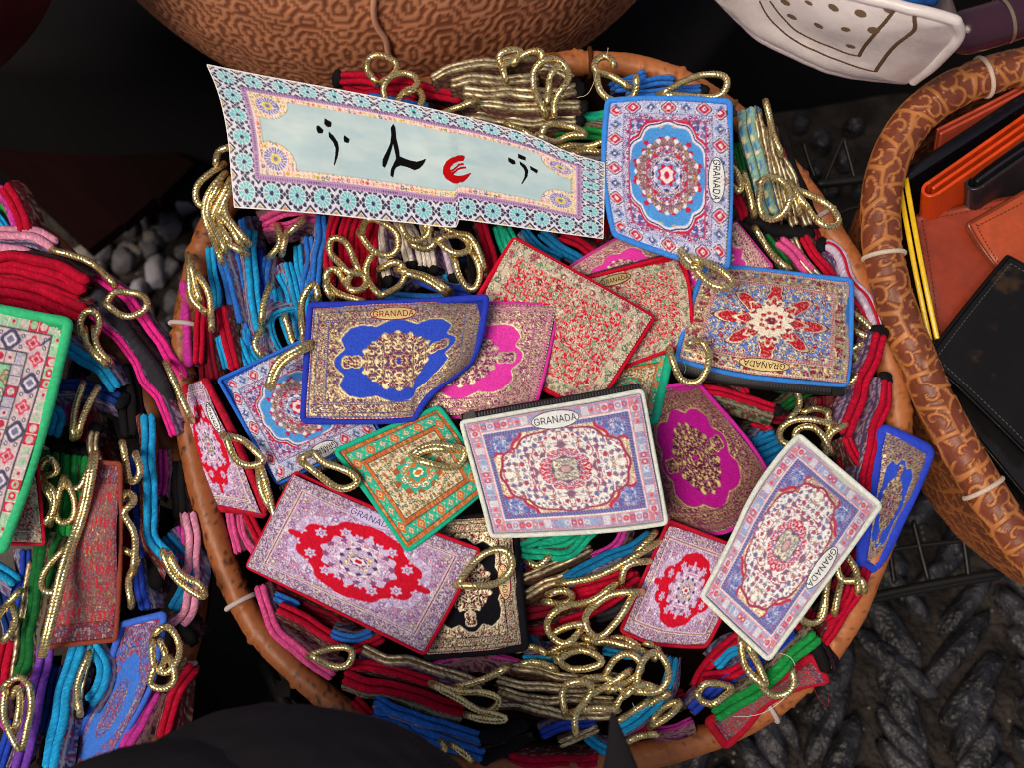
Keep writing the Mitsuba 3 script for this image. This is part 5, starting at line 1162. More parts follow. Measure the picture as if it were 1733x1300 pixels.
stack('under the corner of the paper sign', 'top', [('g1', 'pink', '440,374 470,360 545,352', dict(w=8, h=16)), ('', 'pink', '444,388 490,378 538,370', dict(w=7, h=13))])
stack('in the red row under the sign', 'left', [('r1', 'red', '566,356 560,410 556,480', dict(h=14)), ('r2', 'red', '586,358 581,430 577,505', dict(h=15)), ('', 'red', '604,362 600,430 596,505', dict(h=14)), ('', 'red', '622,366 617,430 612,508', dict(h=13)), ('', 'red', '638,372 634,430 630,508', dict(h=12))], w=7.6)
stack('in the white row under the sign', 'left', [('w1', 'white', '645,362 650,420 660,470', dict(tuft=(0, 1))), ('w2', 'white', '676,366 684,400 692,446', dict(tuft=(0, 1), h=16)), ('w3', 'white', '690,372 704,410 712,452', dict(tuft=(0, 1))), ('w4', 'white', '716,376 726,410 732,452', dict(tuft=(0, 1), h=15)), ('w5', 'lilac', '744,388 754,420 768,466', dict(tuft=(0, 1)))], w=8, h=13)
stack('between the sign and the diagonal red purse', 'left', [('j0', 'black', '790,385 800,430 810,470', dict(h=8)), ('j1', 'red', '808,372 828,412 838,470', dict(w=9, h=18)), ('', 'teal', '838,380 856,418 870,450', dict()), ('', 'teal', '856,384 876,418 890,440', dict()), ('', 'ocean', '884,388 912,414 950,440', dict(h=15)), ('j2', 'ocean', '912,392 945,414 985,446', dict(h=14)), ('j3', 'red', '948,396 985,415 1020,440', dict(h=11)), ('', 'royal', '700,470 740,488 800,500', dict(h=10)), ('', 'blue', '640,495 690,500 760,505', dict(h=6)), ('', 'sky', '745,470 770,486 800,494', dict(h=8)), ('', 'black', '800,450 812,480 818,500', dict(h=6))], h=13)
stack('in the red pair at the top of the heap', 'top', [('t1', 'red', '574,128 630,136 690,147 782,163', dict(w=10, h=14, tuft=(1, 0), lean=20)), ('t2', 'red', '580,147 640,152 705,164', dict(w=8, h=8))])
stack('behind the top edge of the sign', 'left', [('t3', 'blue', '622,168 670,174 728,184', dict(w=9, h=10, tuft=(0, 1), lean=20)), ('', 'wine', '700,178 760,190 800,206', dict(h=0)), ('', 'black', '745,150 770,170 800,190', dict(h=2))])
stack('in the gold pile at the top', 'top', [('a1', 'gold', '728,129 760,119 845,104 908,98', dict(w=9, h=24)), ('a2', 'gold', '762,137 837,134 912,130', dict(w=9, h=22)), ('a3', 'gold', '782,155 865,157 978,152', dict(w=10, h=24, tuft=(0, 1))), ('a4', 'gold', '784,176 865,181 984,182', dict(w=10, h=23, tuft=(0, 1))), ('a5', 'gold', '780,194 840,203 978,200', dict(w=9, h=20, tuft=(0, 1))), ('a6', 'gold', '900,112 940,118 972,134', dict(w=8, h=18, tuft=(0, 1)))])
stack('left of the upright light blue purse', 'top', [('d1', 'teal', '975,202 1000,198 1040,192', dict(w=9)), ('d2', 'green', '936,226 985,224 1040,228', dict(w=10)), ('', 'red', '900,240 960,262 1030,268', dict(h=2)), ('', 'wine', '880,222 930,244 980,250', dict(h=0)), ('', 'white', '930,255 980,262 1030,255', dict(h=4))], h=12)
stack('behind the upright light blue purse', 'top', [('c1', 'blue', '1030,144 1060,134 1094,124', dict(w=7, h=20)), ('c2', 'blue', '1040,152 1090,143 1142,138', dict(w=7, h=21)), ('c3', 'blue', '1060,161 1120,155 1188,152', dict(w=7, h=24, tuft=(0, 1)))])
stack('in the fan against the right rim', 'left', [('e1', 'tealgold', '1258,184 1270,230 1282,275 1303,366', dict(w=12, h=20, body='tealgold', lean=18)), ('e2', 'gold', '1283,188 1294,254 1316,374', dict(h=19)), ('e3', 'gold', '1297,212 1310,270 1333,368', dict(h=18)), ('e4', 'gold', '1308,256 1324,306 1350,380', dict(h=16)), ('e5', 'gold', '1318,264 1340,306 1372,380', dict(h=13)), ('e6', 'red', '1320,250 1334,280 1350,316', dict(w=4, h=12)), ('e7', 'black', '1318,210 1334,270 1358,330 1386,385', dict(w=9, h=8, single=True)), ('', 'forest', '1246,240 1258,290 1268,330', dict(h=6)), ('', 'red', '1238,310 1250,345 1262,370', dict(h=10)), ('', 'black', '1262,360 1310,392 1380,392', dict(h=8, w=12, single=True)), ('', 'wine', '1385,380 1380,392 1384,410', dict(h=4))], w=7.4)
stack('below the fan at the right rim', 'left', [('l0', 'forest', '1290,400 1318,430 1342,462', dict(h=8)), ('l1', 'pink', '1318,404 1344,430 1370,464', dict(w=10, h=12)), ('l2', 'gold', '1340,402 1362,436 1390,474', dict(w=7, h=11)), ('l3', 'red', '1360,398 1388,440 1418,478', dict(w=8, h=12)), ('l4', 'lilac', '1394,414 1412,422 1430,454 1462,506 1482,556', dict(w=12, h=10, body='lilac', lean=-25, tuft=(1, 0), seam='#c01030')), ('l5', 'red', '1444,496 1460,522 1476,552', dict(w=6, h=10)), ('', 'black', '1270,395 1300,440 1330,462', dict(h=3)), ('', 'wine', '1420,470 1444,520 1462,600', dict(h=0))])
stack('standing against the right rim', 'top', [('q1', 'red', '1490,562 1475,610 1459,655 1426,738', dict(w=11, h=20, tuft=(1, 0), lean=-30, body='lilac')), ('q2', 'red', '1502,642 1482,735 1460,832', dict(w=11, h=18, tuft=(1, 0), lean=-30, body='lilac')), ('q3', 'red', '1430,738 1444,764 1462,790', dict(w=7, h=16)), ('q4', 'wine', '1413,672 1411,700 1409,722', dict(h=4)), ('', 'wine', '1432,676 1429,700 1424,730', dict(h=5)), ('', 'wine', '1390,672 1388,710 1384,730', dict(h=2)), ('', 'red', '1421,756 1424,780 1428,800', dict(h=4)), ('', 'wine', '1440,800 1450,840 1450,880', dict(h=0))])
stack('right of the dark magenta purse', 'top', [('m1', 'red', '1186,658 1240,670 1314,691', dict(w=9, h=24, tuft=(0, 1), body='green', lean=-25)), ('m2', 'red', '1188,637 1238,641 1264,668', dict(w=6, h=20)), ('', 'wine', '1240,690 1290,705 1340,712', dict(h=4)), ('m3', 'ocean', '1274,752 1290,744 1312,732', dict(w=8, h=14)), ('', 'ocean', '1280,768 1300,760 1330,746', dict(w=8, h=13)), ('', 'ocean', '1288,786 1310,774 1345,756', dict(w=8, h=12)), ('', 'ocean', '1290,730 1284,740 1280,756', dict(w=7, h=13)), ('m4', 'red', '1270,715 1296,722 1310,735', dict(h=8))])
stack('below the central white purse', 'top', [('n1', 'teal', '878,922 915,914 955,900', dict(w=9, h=24)), ('', 'teal', '908,926 950,916 985,900', dict(w=9, h=22)), ('n2', 'teal', '880,934 920,942 955,938 1010,896', dict(w=8, h=24)), ('n3', 'gold', '882,985 950,950 1002,928', dict(w=6, h=18)), ('', 'gold', '884,1006 940,984 966,966', dict(w=7, h=17)), ('n4', 'magenta', '1000,942 1046,918 1052,890', dict(w=6, h=18)), ('n5', 'ocean', '952,980 1010,953 1104,908', dict(w=9, h=21)), ('n6', 'red', '962,1000 1026,980 1070,962', dict(w=9, h=18)), ('', 'red', '970,1018 1030,1000 1085,978', dict(w=9, h=17)), ('n7', 'red', '946,1056 1000,1034 1060,1005', dict(w=8, h=15)), ('', 'wine', '886,1044 930,1034 970,1022', dict(w=9, h=12)), ('', 'wine', '882,960 920,945 960,930', dict(h=12)), ('', 'wine', '884,1066 930,1064 980,1056', dict(h=10)), ('', 'royal', '876,958 895,945 910,938', dict(h=14)), ('', 'slate', '1010,1052 1040,1040 1070,1020', dict(h=10))])
stack('at the lower left rim', 'top', [('o0', 'pink', '384,866 392,900 408,936', dict(w=7, h=2)), ('', 'pink', '406,868 416,905 432,940', dict(w=7, h=0)), ('o9', 'red', '418,870 430,896 448,930', dict(w=7, h=6)), ('o1', 'pink', '441,990 460,1050 506,1102 564,1148', dict(w=9, h=8)), ('', 'blue', '461,1014 480,1020 505,1030', dict(h=6)), ('o2', 'red', '470,1030 524,1058 582,1092', dict(w=9, h=12, lean=-18)), ('', 'blue', '560,1070 595,1080 632,1074', dict(w=7, h=14)), ('o3', 'red', '600,1104 622,1094 650,1080', dict(w=7, h=14)), ('', 'wine', '450,985 520,1030 600,1070', dict(h=0)), ('', 'wine', '520,1050 580,1075 640,1100', dict(h=2))])
stack('in the pile at the lower left', 'top', [('p1', 'gold', '611,1100 696,1124 818,1162', dict(w=8, h=20, body='lilac', lean=-20)), ('p2', 'red', '590,1122 660,1138 740,1160', dict(w=8, h=18, lean=-15)), ('p3', 'red', '580,1148 662,1166 786,1206', dict(w=10, h=18, lean=-25, body='green')), ('p4', 'blue', '632,1188 720,1216 818,1252', dict(w=8, h=15, lean=-15)), ('p5', 'blue', '632,1204 720,1240 820,1282', dict(w=10, h=12, tuft=(0, 1))), ('p6', 'red', '596,1186 642,1228 738,1268', dict(w=9, h=4)), ('', 'black', '806,1252 850,1240 896,1226', dict(w=12, h=13, single=True)), ('', 'black', '816,1280 860,1262 900,1246', dict(w=10, h=10, single=True)), ('', 'black', '740,1178 800,1192 850,1230', dict(w=10, h=8))])
stack('above the lower gold pile', 'left', [('v0', 'magenta', '724,1130 790,1110 884,1124', dict(w=5, h=16, lean=-60, body='pink')), ('v1', 'sky', '884,1112 910,1118 946,1120', dict(w=8, h=14)), ('v2', 'sky', '1020,1106 1060,1108 1100,1110', dict(w=6, h=14)), ('', 'ocean', '890,1075 905,1100 935,1118', dict(w=8, h=10))])
stack('in the gold pile at the bottom', 'top', [('s1', 'gold', '866,1128 932,1142 1046,1146', dict(w=6.8, h=21)), ('s2', 'gold', '840,1149 932,1163 1046,1164', dict(w=7, h=21)), ('s3', 'gold', '842,1168 932,1182 1040,1187', dict(w=7, h=20)), ('s4', 'gold', '836,1186 914,1202 1040,1210', dict(w=7, h=18, lean=-15)), ('', 'black', '838,1216 920,1222 1020,1216', dict(h=8))])
stack('at the bottom rim', 'left', [('x1', 'royal', '914,1243 950,1230 1010,1222', dict(w=9, h=15)), ('x2', 'red', '858,1286 920,1288 1012,1282', dict(w=11, h=8)), ('x3', 'sky', '1142,1112 1128,1164 1096,1205 1050,1240', dict(w=9, h=22, lean=20)), ('x4', 'red', '1060,1250 1086,1238 1110,1224', dict(w=8, h=12)), ('x5', 'magenta', '1104,1242 1136,1232 1172,1218', dict(w=5, h=12, lean=-40)), ('', 'sky', '990,1248 1010,1262 1030,1270', dict(h=6)), ('x6', 'gold', '945,1258 980,1246 1014,1234', dict(w=7, h=17)), ('', 'wine', '1100,1200 1130,1190 1160,1175', dict(h=6))])
stack('at the lower right rim', 'top', [('y1', 'red', '1178,1164 1194,1124 1222,1098 1254,1070', dict(w=9, h=14)), ('y2', 'sky', '1208,1127 1226,1114 1256,1102', dict(w=8, h=16)), ('y3', 'red', '1190,1152 1222,1142 1262,1128', dict(w=9, h=18)), ('y4', 'royal', '1172,1208 1216,1168 1260,1136 1350,1076', dict(w=9, h=18)), ('y5', 'green', '1206,1210 1250,1186 1290,1160 1384,1075', dict(w=12, h=22, single=False)), ('', 'wine', '1290,1112 1330,1090 1360,1060', dict(h=6)), ('', 'black', '1376,1080 1388,1110 1400,1140', dict(w=9, h=16, single=True))])
lay_pouch('corner', 'coin_purse', 'dark red patterned coin purse poking over the lower right rim', 'rust', [(1198, 1222, 14), (1290, 1168, 14), (1372, 1112, 14)], [(1372, 1112, 14), (1398, 1152, 8)], [(1228, 1262, 6), (1256, 1236, 8), (1296, 1190, 10), (1398, 1152, 8)], [(1198, 1222, 14), (1228, 1262, 6)], bind='#b01830', r=3.0, res=.8)
stack('along the lower right rim', 'top', [('z1', 'red', '1470,964 1436,1022 1378,1106', dict(w=9.5, h=13, lean=-15)), ('z2', 'red', '1438,990 1424,1030 1400,1058', dict(w=9, h=16, lean=-15)), ('', 'wine', '1380,1030 1368,1060 1340,1090', dict(h=8)), ('', 'wine', '1450,930 1430,970 1410,1000', dict(h=8)), ('', 'red', '1340,1050 1352,1058 1372,1052', dict(h=12)), ('', 'black', '1405,1000 1395,1020 1380,1040', dict(h=12))])
# ---- the left basket
stack('in the red stack of the left basket', 'top', [('L1', 'red', '-60,436 0,440 72,450 150,484', dict(w=14.6, h=22, body='dark')), ('', 'red', '-60,462 0,464 80,480 134,504', dict(w=12.2, h=20)), ('L2', 'red', '-60,484 0,486 80,504 148,530', dict(w=14.6, h=18)), ('', 'red', '-60,506 0,508 60,520 112,538', dict(w=12.2, h=15)), ('', 'wine', '60,520 110,560 140,600', dict(h=4))])
stack('at the top of the left basket', 'top', [('L3', 'rose', '-60,396 0,392 50,394 98,412', dict(w=13.4, h=20, body='lilac', lean=-30)), ('L4', 'magenta', '-60,414 0,415 80,432 112,458', dict(w=11.0, h=16)), ('', 'rose', '-60,422 0,424 40,428 76,442', dict(w=11.0, h=19, single=True)), ('L5', 'red', '10,312 30,342 42,392', dict(w=11.0, h=20, lean=15)), ('', 'magenta', '-20,318 4,330 34,392', dict(w=11.0, h=16)), ('', 'green', '-30,340 0,350 22,392', dict(w=11.0, h=10, body='green')), ('', 'sky', '-20,358 0,372 14,392', dict(w=4.9, h=19))])
stack('at the right side of the left basket', 'top', [('M1', 'hot', '150,456 200,492 240,536 277,580 309,642', dict(w=9.2, h=8, body='lilac', lean=10)), ('M2', 'slate', '158,488 190,532 222,574 268,644 300,724', dict(w=17.1, h=6, single=True, body='dark')), ('M3', 'hot', '148,518 198,578 246,642 292,740', dict(w=7.3, h=12, body='lilac', lean=32)), ('M4', 'sky', '106,586 150,610 168,626 194,662', dict(w=11.0, h=14)), ('M5', 'navy', '90,653 150,660 204,674', dict(w=12.2, h=9, tuft=(0, 1))), ('M6', 'sky', '249,700 252,770 252,830 260,906 294,960', dict(w=11.0, h=20, lean=-22, body='red')), ('M7', 'royal', '236,766 236,850 232,950', dict(w=9.8, h=10)), ('M8', 'rose', '324,866 329,950 328,985 311,1050 286,1074', dict(w=11.0, h=8)), ('', 'magenta', '306,890 309,920 308,950', dict(w=8.5, h=6)), ('M9', 'ocean', '282,905 306,936 320,966 294,1036', dict(w=9.8, h=8)), ('', 'royal', '233,946 238,990 244,1034', dict(w=8.5, h=12)), ('', 'black', '254,930 262,960 262,1000', dict(w=14.6, h=8, single=True)), ('', 'wine', '140,690 145,720 140,750', dict(w=12.2, h=4)), ('', 'sky', '70,690 96,700 88,740', dict(w=11.0, h=8)), ('', 'magenta', '280,760 276,800 270,840', dict(h=2)), ('', 'black', '200,620 215,680 225,740', dict(h=2, w=14.6)), ('', 'wine', '214,850 218,920 214,1000', dict(h=4)), ('', 'black', '300,780 304,830 300,880', dict(h=0, w=12.2))])
stack('in the middle of the left basket', 'left', [('G0', 'gold', '162,728 160,760 168,784', dict(h=16, tuft=(1, 0))), ('G1', 'forest', '78,760 74,830 66,930', dict(w=9.8, h=10)), ('G2', 'forest', '105,764 97,850 84,950', dict(w=11.0, h=12, tuft=(1, 0))), ('G3', 'green', '124,768 118,840 110,910', dict(w=11.0, h=13, tuft=(1, 0))), ('', 'green', '142,770 134,830 126,880', dict(w=9.8, h=12, tuft=(1, 0))), ('G4', 'forest', '72,900 60,1005 36,1148', dict(w=11.0, h=16)), ('', 'forest', '90,900 82,960 62,1010', dict(w=9.8, h=14)), ('G5', 'gold', '56,950 44,1000 36,1050', dict(w=7.3, h=12)), ('', 'black', '110,720 100,740 90,760', dict(w=14.6, h=4)), ('', 'royal', '46,930 40,980 20,1040', dict(h=6)), ('', 'sky', '-10,955 10,968 32,985', dict(w=9.8, h=12)), ('', 'wine', '112,900 108,960 104,1010', dict(h=4))])
stack('at the bottom of the left basket', 'left', [('H0', 'red', '18,1080 8,1120 -4,1164', dict(w=11.0, h=12)), ('H1', 'gold', '30,1050 22,1100 14,1150', dict(w=8.5, h=13)), ('H2', 'purple', '76,1092 62,1170 32,1304', dict(w=12.2, h=14, body='lilac', lean=-25)), ('', 'navy', '102,1126 92,1180 78,1244', dict(w=11.0, h=4)), ('H3', 'sky', '134,1088 110,1172 84,1304', dict(w=11.6, h=14)), ('H4', 'sky', '160,1086 174,1140 168,1166 148,1190', dict(w=11.0, h=14)), ('H5', 'gold', '150,1108 134,1160 134,1204', dict(w=6.1, h=10, tuft=(0, 1))), ('H6', 'magenta', '268,1170 242,1222 206,1280', dict(w=10.4, h=8)), ('H7', 'red', '328,1126 294,1176 272,1250', dict(w=8.5, h=10, lean=-25)), ('', 'magenta', '56,1110 48,1140 40,1180', dict(h=6)), ('', 'royal', '22,1220 8,1270 -4,1310', dict(h=10)), ('', 'black', '290,1050 310,1070 330,1090', dict(w=12.2, h=6, single=True)), ('', 'black', '120,1200 116,1250 100,1300', dict(w=14.6, h=0)), ('', 'wine', '300,1140 296,1200 280,1260', dict(h=0)), ('', 'black', '210,1020 206,1060 190,1100', dict(w=12.2, h=2)), ('', 'blue', '46,1240 26,1280 6,1320', dict(h=6))])
rng = np.random.default_rng(15)
for i in range(44):
    x, y = rng.uniform(-40, 300), rng.uniform(430, 1280); a = rng.uniform(.9, 2.2); L = rng.uniform(50, 90)
    if x > 150 + .2 * (y - 430) and y < 800: x -= 120
    z1 = -20 + rng.uniform(-6, 6)
    if i in [0, 2, 6, 7, 8, 9, 10, 11, 13, 15, 17, 20, 21, 28, 29, 31, 34, 35, 37, 38, 43]: continue      # wholly hidden
    c = ['wine', 'navy', 'forest', 'black', 'slate', 'magenta', 'black'][i % 7]
    edge_pouch('coin_purse', f'{NAME[c]} purse buried deep in the {area(x, y, 130, 860, 70)} of the left basket, only slivers showing', f'{NAME[c]} purses buried in the left basket',
               [(x - math.cos(a) * L, y - math.sin(a) * L, z1), (x, y, -14), (x + math.cos(a) * L, y + math.sin(a) * L, -20)], COL[c], w=9, body=BODYOF[c], depth=16)

# loose threads
for o, h, path, c in (('y5', 36, '1240,1214 1290,1208 1330,1180 1352,1158', '#e8efe8'), ('y5', 38, '1318,1106 1340,1116 1346,1128', '#f0e8e0'), ('y5', 20, '1376,1160 1390,1188 1400,1196 1402,1176', '#a01828'), ('l0', 24, '1288,392 1292,400 1294,412', '#d8d0c0'), ('a4', 44, '1010,120 1000,150 992,160 976,164', '#e8dcb8'), ('x3', 40, '1070,1190 1080,1204 1096,1196', '#d8e4f0'), ('star', 50, '1157,612 1160,622 1158,632', '#3ab0a0'), ('c1', 44, '1024,96 1028,88 1029,80', '#e8dcb8')):
    v, f = tube(curve(pts(P2(path, h)), 30, kind='cubic')[0], .00016, 5)
    part(K.get(o) or P_[o][0], 'loose_thread', shape(v, f, 'cloth', hx(c)))
# ---------------------------------------------------------------- gold cords of the zip pulls
def cd(owner, h, *paths, label=None):
    o = K.get(owner) or P_[owner][0]
    out = []
    for s in paths:
        p = [tuple(float(q) for q in w.split(',')) for w in s.split()]
        sd = nextseed()
        q = [(x, y, h + 2.2 * math.sin(1.9 * i + sd) + 3.2 * (i / len(p) - .5) if not r else r[0]) for i, (x, y, *r) in enumerate(p)]
        a, b = q[0], q[-1]          # both ends dive into the heap
        q = [(a[0] + .22 * (a[0] - q[1][0]), a[1] + .22 * (a[1] - q[1][1]), a[2] - 9)] + q + [(b[0] + .22 * (b[0] - q[-2][0]), b[1] + .22 * (b[1] - q[-2][1]), b[2] - 9)]
        out.append(q)
    cord(o, *out, label=label)
# top of the heap
cd('t1', 28, '635,136 621,114 626,98 651,95 671,109 668,123 651,136')
cd('t2', 34, '654,174 649,150 660,131 693,125 707,139 693,155')
cd('t3', 34, '671,180 679,161 701,150 715,164 707,186')
cd('a4', 36, '738,196 768,184 800,172')
cd('a1', 38, '850,114 845,96 862,84 881,87 872,103')
cd('a2', 40, '856,134 852,114 873,100 898,87 917,90 915,106')
cd('a3', 42, '921,188 903,142 904,120 923,101 948,103 962,123 953,148 940,170 938,190', '926,170 929,150 932,128 944,112')
cd('d2', 36, '916,228 923,214 953,211 981,219 990,227 970,228 937,239 915,230')
cd('d1', 26, '862,212 892,225 914,240', '870,222 900,236 930,252')
cd('a5', 24, '940,252 965,246 992,247 1024,238', '960,264 990,256 1022,258')
cd('c1', 36, '1063,146 1026,125 1008,118 1011,100 1029,96 1038,107')
cd('c2', 40, '1010,126 1018,156 1046,171 1075,156 1077,134')
cd('c3', 42, '1122,157 1160,136 1205,125 1230,134 1224,156 1186,164 1126,160')
cd('azure', 56, '1157,430 1185,464 1223,486 1239,481 1220,457 1176,438', '1155,436 1166,450 1180,452')
# the fan at the right rim
cd('e1', 40, '1287,308 1301,299 1323,306 1337,328 1331,352 1309,370 1291,363 1285,334 1288,310')
cd('e3', 34, '1340,316 1362,326 1388,338 1412,357 1419,374 1408,383 1386,375 1366,352 1340,330')
cd('e4', 34, '1338,312 1352,332 1366,350', '1330,318 1346,340 1352,356')
cd('e5', 26, '1297,176 1303,200 1309,228 1321,256')
cd('e2', 24, '1237,280 1252,304 1251,323 1237,312', '1260,298 1268,325 1275,358')
cd('l0', 20, '1281,390 1296,415 1314,438 1331,452')
cd('l5', 14, '1442,528 1462,543 1480,562', '1442,556 1462,567 1476,572', '1441,590 1454,585 1470,581')
cd('q4', 18, '1440,597 1454,614 1450,636 1436,650')
cd('star', 46, '1134,596 1142,621 1158,645 1180,646 1197,622 1198,594 1184,577 1168,579')
cd('m1', 20, '1347,660 1353,682 1338,708', '1363,697 1380,692 1398,697')
cd('q3', 24, '1406,718 1363,710 1331,718 1319,737 1330,752 1344,748 1347,732 1367,723 1389,735 1404,762', '1426,722 1404,738 1398,764', '1400,700 1404,722 1396,750')
# right and bottom right
cd('z1', 24, '1401,984 1397,1013 1390,1047 1379,1055 1352,1046', '1400,986 1396,1014 1388,1044')
cd('z2', 26, '1417,960 1426,982 1460,986 1462,997', '1435,944 1449,968 1452,998', '1424,984 1418,1010 1413,1034')
cd('y4', 42, '1254,1085 1257,1115 1278,1149 1294,1160 1286,1132 1267,1094')
cd('y1', 30, '1182,1174 1191,1160 1215,1158 1238,1167 1226,1179 1208,1191 1188,1187 1180,1176')
cd('y5', 36, '1285,1149 1295,1170 1319,1178 1343,1158 1342,1140')
# the middle of the heap
cd('n6', 34, '1036,994 1000,1018 956,1028 930,1046 926,1062 936,1080 958,1090 982,1068', '938,1072 962,1061 988,1057')
cd('n7', 38, '1078,1003 1036,1007 1006,1026 991,1046 995,1067 1013,1079 1036,1061 1055,1037 1070,1010')
cd('n3', 26, '928,1020 960,1020 968,1009 952,1001 932,1006')
cd('n5', 28, '950,988 990,982 1046,959 1108,922', '1052,984 1060,960 1093,951', '1078,934 1094,918 1106,905')
cd('n1', 24, '893,950 910,958 927,945')
cd('n4', 20, '932,1104 960,1092 989,1093 1020,1086 1046,1090 1090,1104', '990,1080 1010,1088 1052,1080 1076,1092', '1096,1090 1116,1100 1110,1112', '940,1110 975,1098 1000,1100')
cd('black', 44, '777,987 798,958 829,934 857,934 867,954 854,979 822,992 779,991')
cd('teal', 58, '700,768 719,757 760,756 786,766 778,785 739,789 708,780', '702,772 722,762 756,761')
cd('azure_low', 50, '514,774 532,768 538,774 580,795 604,816 588,827 549,812 516,786')
cd('b6', 52, '455,648 464,622 488,598 519,582', '461,652 470,628 492,604 521,588', label='doubled gold cord arching over the light blue purse')
cd('b5', 34, '513,568 510,533 516,497 532,481 538,500')
cd('redlilac_left', 34, '382,738 402,742 432,764 445,780 418,788 393,768 384,744')
cd('o9', 30, '440,786 454,832 466,880', '438,800 446,840 458,860')
# red, white and blue rows
cd('r1', 30, '606,455 594,426 577,404 562,404 558,422 574,444 594,461 616,466 619,481 599,491 588,478 596,462')
cd('r2', 30, '583,476 563,455 552,466 558,484 583,500 609,508', '556,470 552,486 562,502')
cd('w1', 34, '612,393 620,373 646,375 674,404 668,427 634,425 612,398')
cd('w2', 38, '681,374 698,361 726,378 722,399 692,403 678,378', '705,360 712,347 722,364 720,384')
cd('w4', 36, '742,405 778,398 794,420 771,428 744,408', '752,384 772,394 792,398 806,416 818,450')
cd('w5', 32, '799,424 812,468 800,489 782,475 770,441', '688,462 722,474 752,494', '680,458 722,468 756,488')
cd('w3', 30, '648,452 673,444 685,464 668,489 648,498', '630,430 620,450 626,480 640,496', '700,414 724,420 740,404')
cd('g1', 24, '470,386 473,412 460,430', '492,390 504,380 512,372', '484,398 478,424')
cd('b4', 24, '455,488 446,516 443,540', '440,562 432,584 444,602', '483,538 490,560 496,580')
cd('k2', 26, '319,438 321,474 327,507 344,525', '336,466 351,490 357,529 358,552', '324,450 330,480 338,505')
cd('b2', 44, '374,280 350,297 331,328 338,346 357,335 370,313', '377,297 356,322 346,358 360,402 374,437', '388,308 372,338 360,369 374,402 411,426')
cd('b1', 46, '385,322 383,360 399,385 418,408', '368,362 388,380 407,412', '393,317 377,346 372,371 388,407', '366,272 371,256 386,249', '362,320 352,350 366,390 380,420')
# bottom
cd('s1', 36, '947,1116 969,1104 1006,1108 1018,1119 988,1133 954,1127 945,1116', '1028,1136 1043,1115 1073,1111 1085,1130 1065,1153 1036,1167')
cd('s2', 40, '1077,1164 1085,1126 1109,1106 1128,1124 1128,1156 1112,1171 1080,1171', '1060,1176 1090,1160 1110,1166')
cd('s3', 42, '955,1202 953,1168 973,1155 1000,1163 990,1189 973,1216 974,1240')
cd('s4', 36, '1040,1201 1058,1174 1082,1160', '972,1206 1000,1200 1038,1202', '1000,1176 1030,1160 1060,1140', '990,1150 1030,1150 1052,1168')
cd('x6', 24, '1047,1220 1070,1206 1096,1188', '1107,1218 1124,1198 1150,1190 1134,1211 1106,1228', '1066,1254 1086,1246 1108,1244', '1096,1196 1112,1184 1128,1176')
cd('p1', 36, '737,1160 777,1171 822,1174 844,1186 829,1204 792,1193 740,1164', '778,1162 822,1149 852,1134', '794,1212 822,1219 855,1218 822,1206')
cd('o2', 30, '528,1109 558,1099 596,1106 593,1120 558,1127 530,1112')
cd('p5', 22, '748,1256 752,1266 750,1274', '766,1262 780,1272 794,1284')
cd('p2', 24, '880,1100 900,1096 920,1104', '884,1124 910,1122 936,1132')
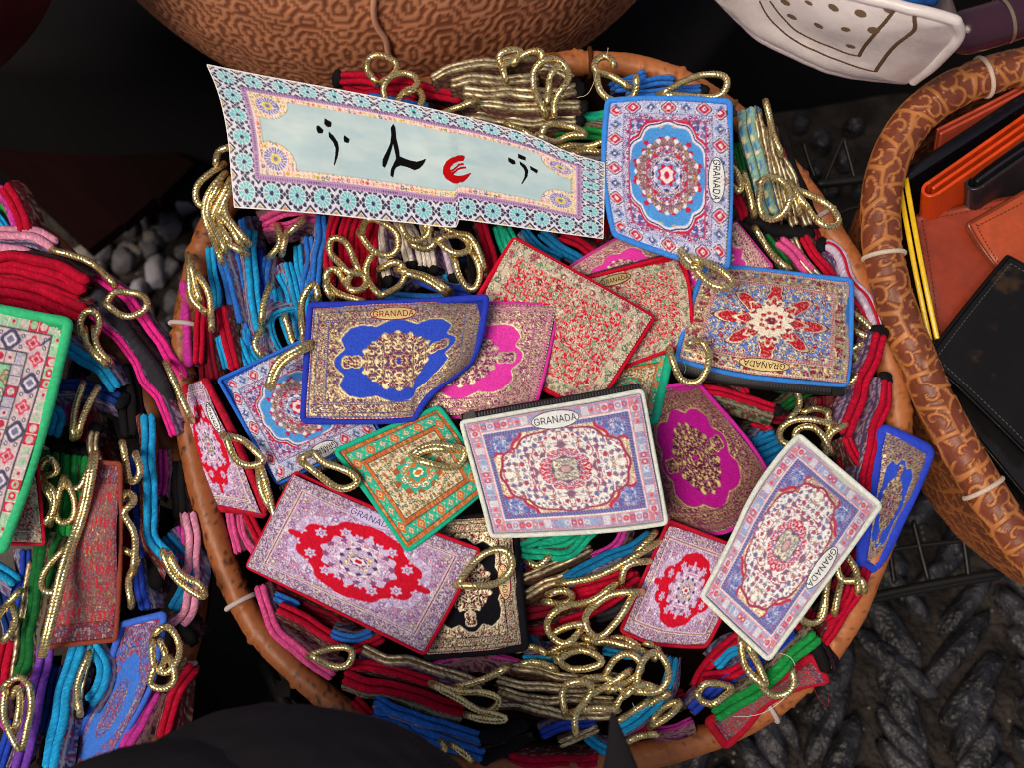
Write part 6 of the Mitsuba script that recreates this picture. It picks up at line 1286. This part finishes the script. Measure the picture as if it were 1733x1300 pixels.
# left basket
cd('M1', 26, '182,510 192,496 216,494 243,501 249,516 231,532 204,532 185,518')
cd('L3', 28, '96,424 140,438 172,458 191,478')
cd('M3', 28, '137,562 138,538 156,526 168,540 164,562', '144,560 150,585 176,613', '160,560 166,588 184,610')
cd('M5', 26, '139,656 127,696 124,735', '163,662 148,690 133,732')
cd('M6', 34, '208,755 213,783 224,816 236,803 231,774', '206,844 213,835 227,848 211,866 222,892 226,958')
cd('G2', 30, '69,794 83,777 95,799 80,806', '106,816 97,849 101,883 118,883 126,846 112,814', '78,830 90,860 78,884')
cd('G3', 30, '110,823 134,826 148,800', '76,818 92,836 86,880')
cd('H2', 32, '9,1162 25,1149 46,1156 53,1184 46,1232 34,1268 18,1244 6,1200 9,1170', '22,1176 30,1166 34,1190 26,1230')
cd('dusk', 34, '265,1070 278,1062 298,1078 302,1115 283,1138 262,1128 258,1092', '262,1132 256,1158 277,1166 296,1146 290,1120', '272,1090 280,1110 274,1130')
cd('M8', 24, '276,936 286,962 311,992 346,1008 341,994 308,974 288,942')
cd('G5', 28, '108,932 78,965 74,998 92,1002 103,974', '31,1004 12,1024 0,1040', '22,1030 26,1056 10,1080')
cd('M7', 26, '215,934 232,946 222,970 222,1018')
cd('H5', 22, '152,1108 132,1160 135,1202')
cd('L5', 24, '284,620 299,655 321,704')
cd('rust', 44, '160,786 140,880 122,930 100,1010 78,1094', '154,786 134,880 115,930 93,1010 73,1094', label='braided gold edging of the dull red purse')
# ---------------------------------------------------------------- the near edge of a dark coat at the bottom
key = thing('coat', 'out of focus black coat hem in front of the baskets at the bottom edge', 'coat')
def blob(cpx, dep, ax, seed, name, n=110, m=60, pw=1.0):
    c = EYE + ray(*cpx) * dep
    th, ph = np.meshgrid(np.linspace(-np.pi, np.pi, n, endpoint=False), np.linspace(-np.pi / 2, np.pi / 2, m), indexing='ij')
    d = np.stack([np.cos(ph) * np.cos(th), np.sin(ph), np.cos(ph) * np.sin(th)], -1)
    k = 1 + .10 * (meshkit.fbm(d * 2.2, 3, seed) - .5) + .02 * (meshkit.fbm(d * 9, 2, seed + 1) - .5)
    v = (d * k[..., None]).reshape(-1, 3) * ax
    v = c + v[:, :1] * RIGHT + v[:, 1:2] * UP + v[:, 2:] * VIEW
    part(key, name, shape(v, grid_faces(n, m, True, False), 'cloth', hx('#1b191f')))
blob((490, 1500), .62, (.108, .086, .07), 4, 'hem')
blob((330, 1520), .60, (.105, .072, .06), 7, 'hem')
blob((690, 1600), .63, (.10, .075, .06), 9, 'hem')
# pointed flap
c = EYE + ray(1036, 1205) * .64
s = np.linspace(0, 1, 40)
P = c - UP * (s * .11)[:, None] + RIGHT * (.006 * np.sin(s * 3))[:, None] + VIEW * (s * .02)[:, None]
v, f = tube(P, .0012 + .034 * s ** 1.15, 26, ref=VIEW, flat=.45)
part(key, 'flap', shape(v, f, 'cloth', hx('#1b191f')))
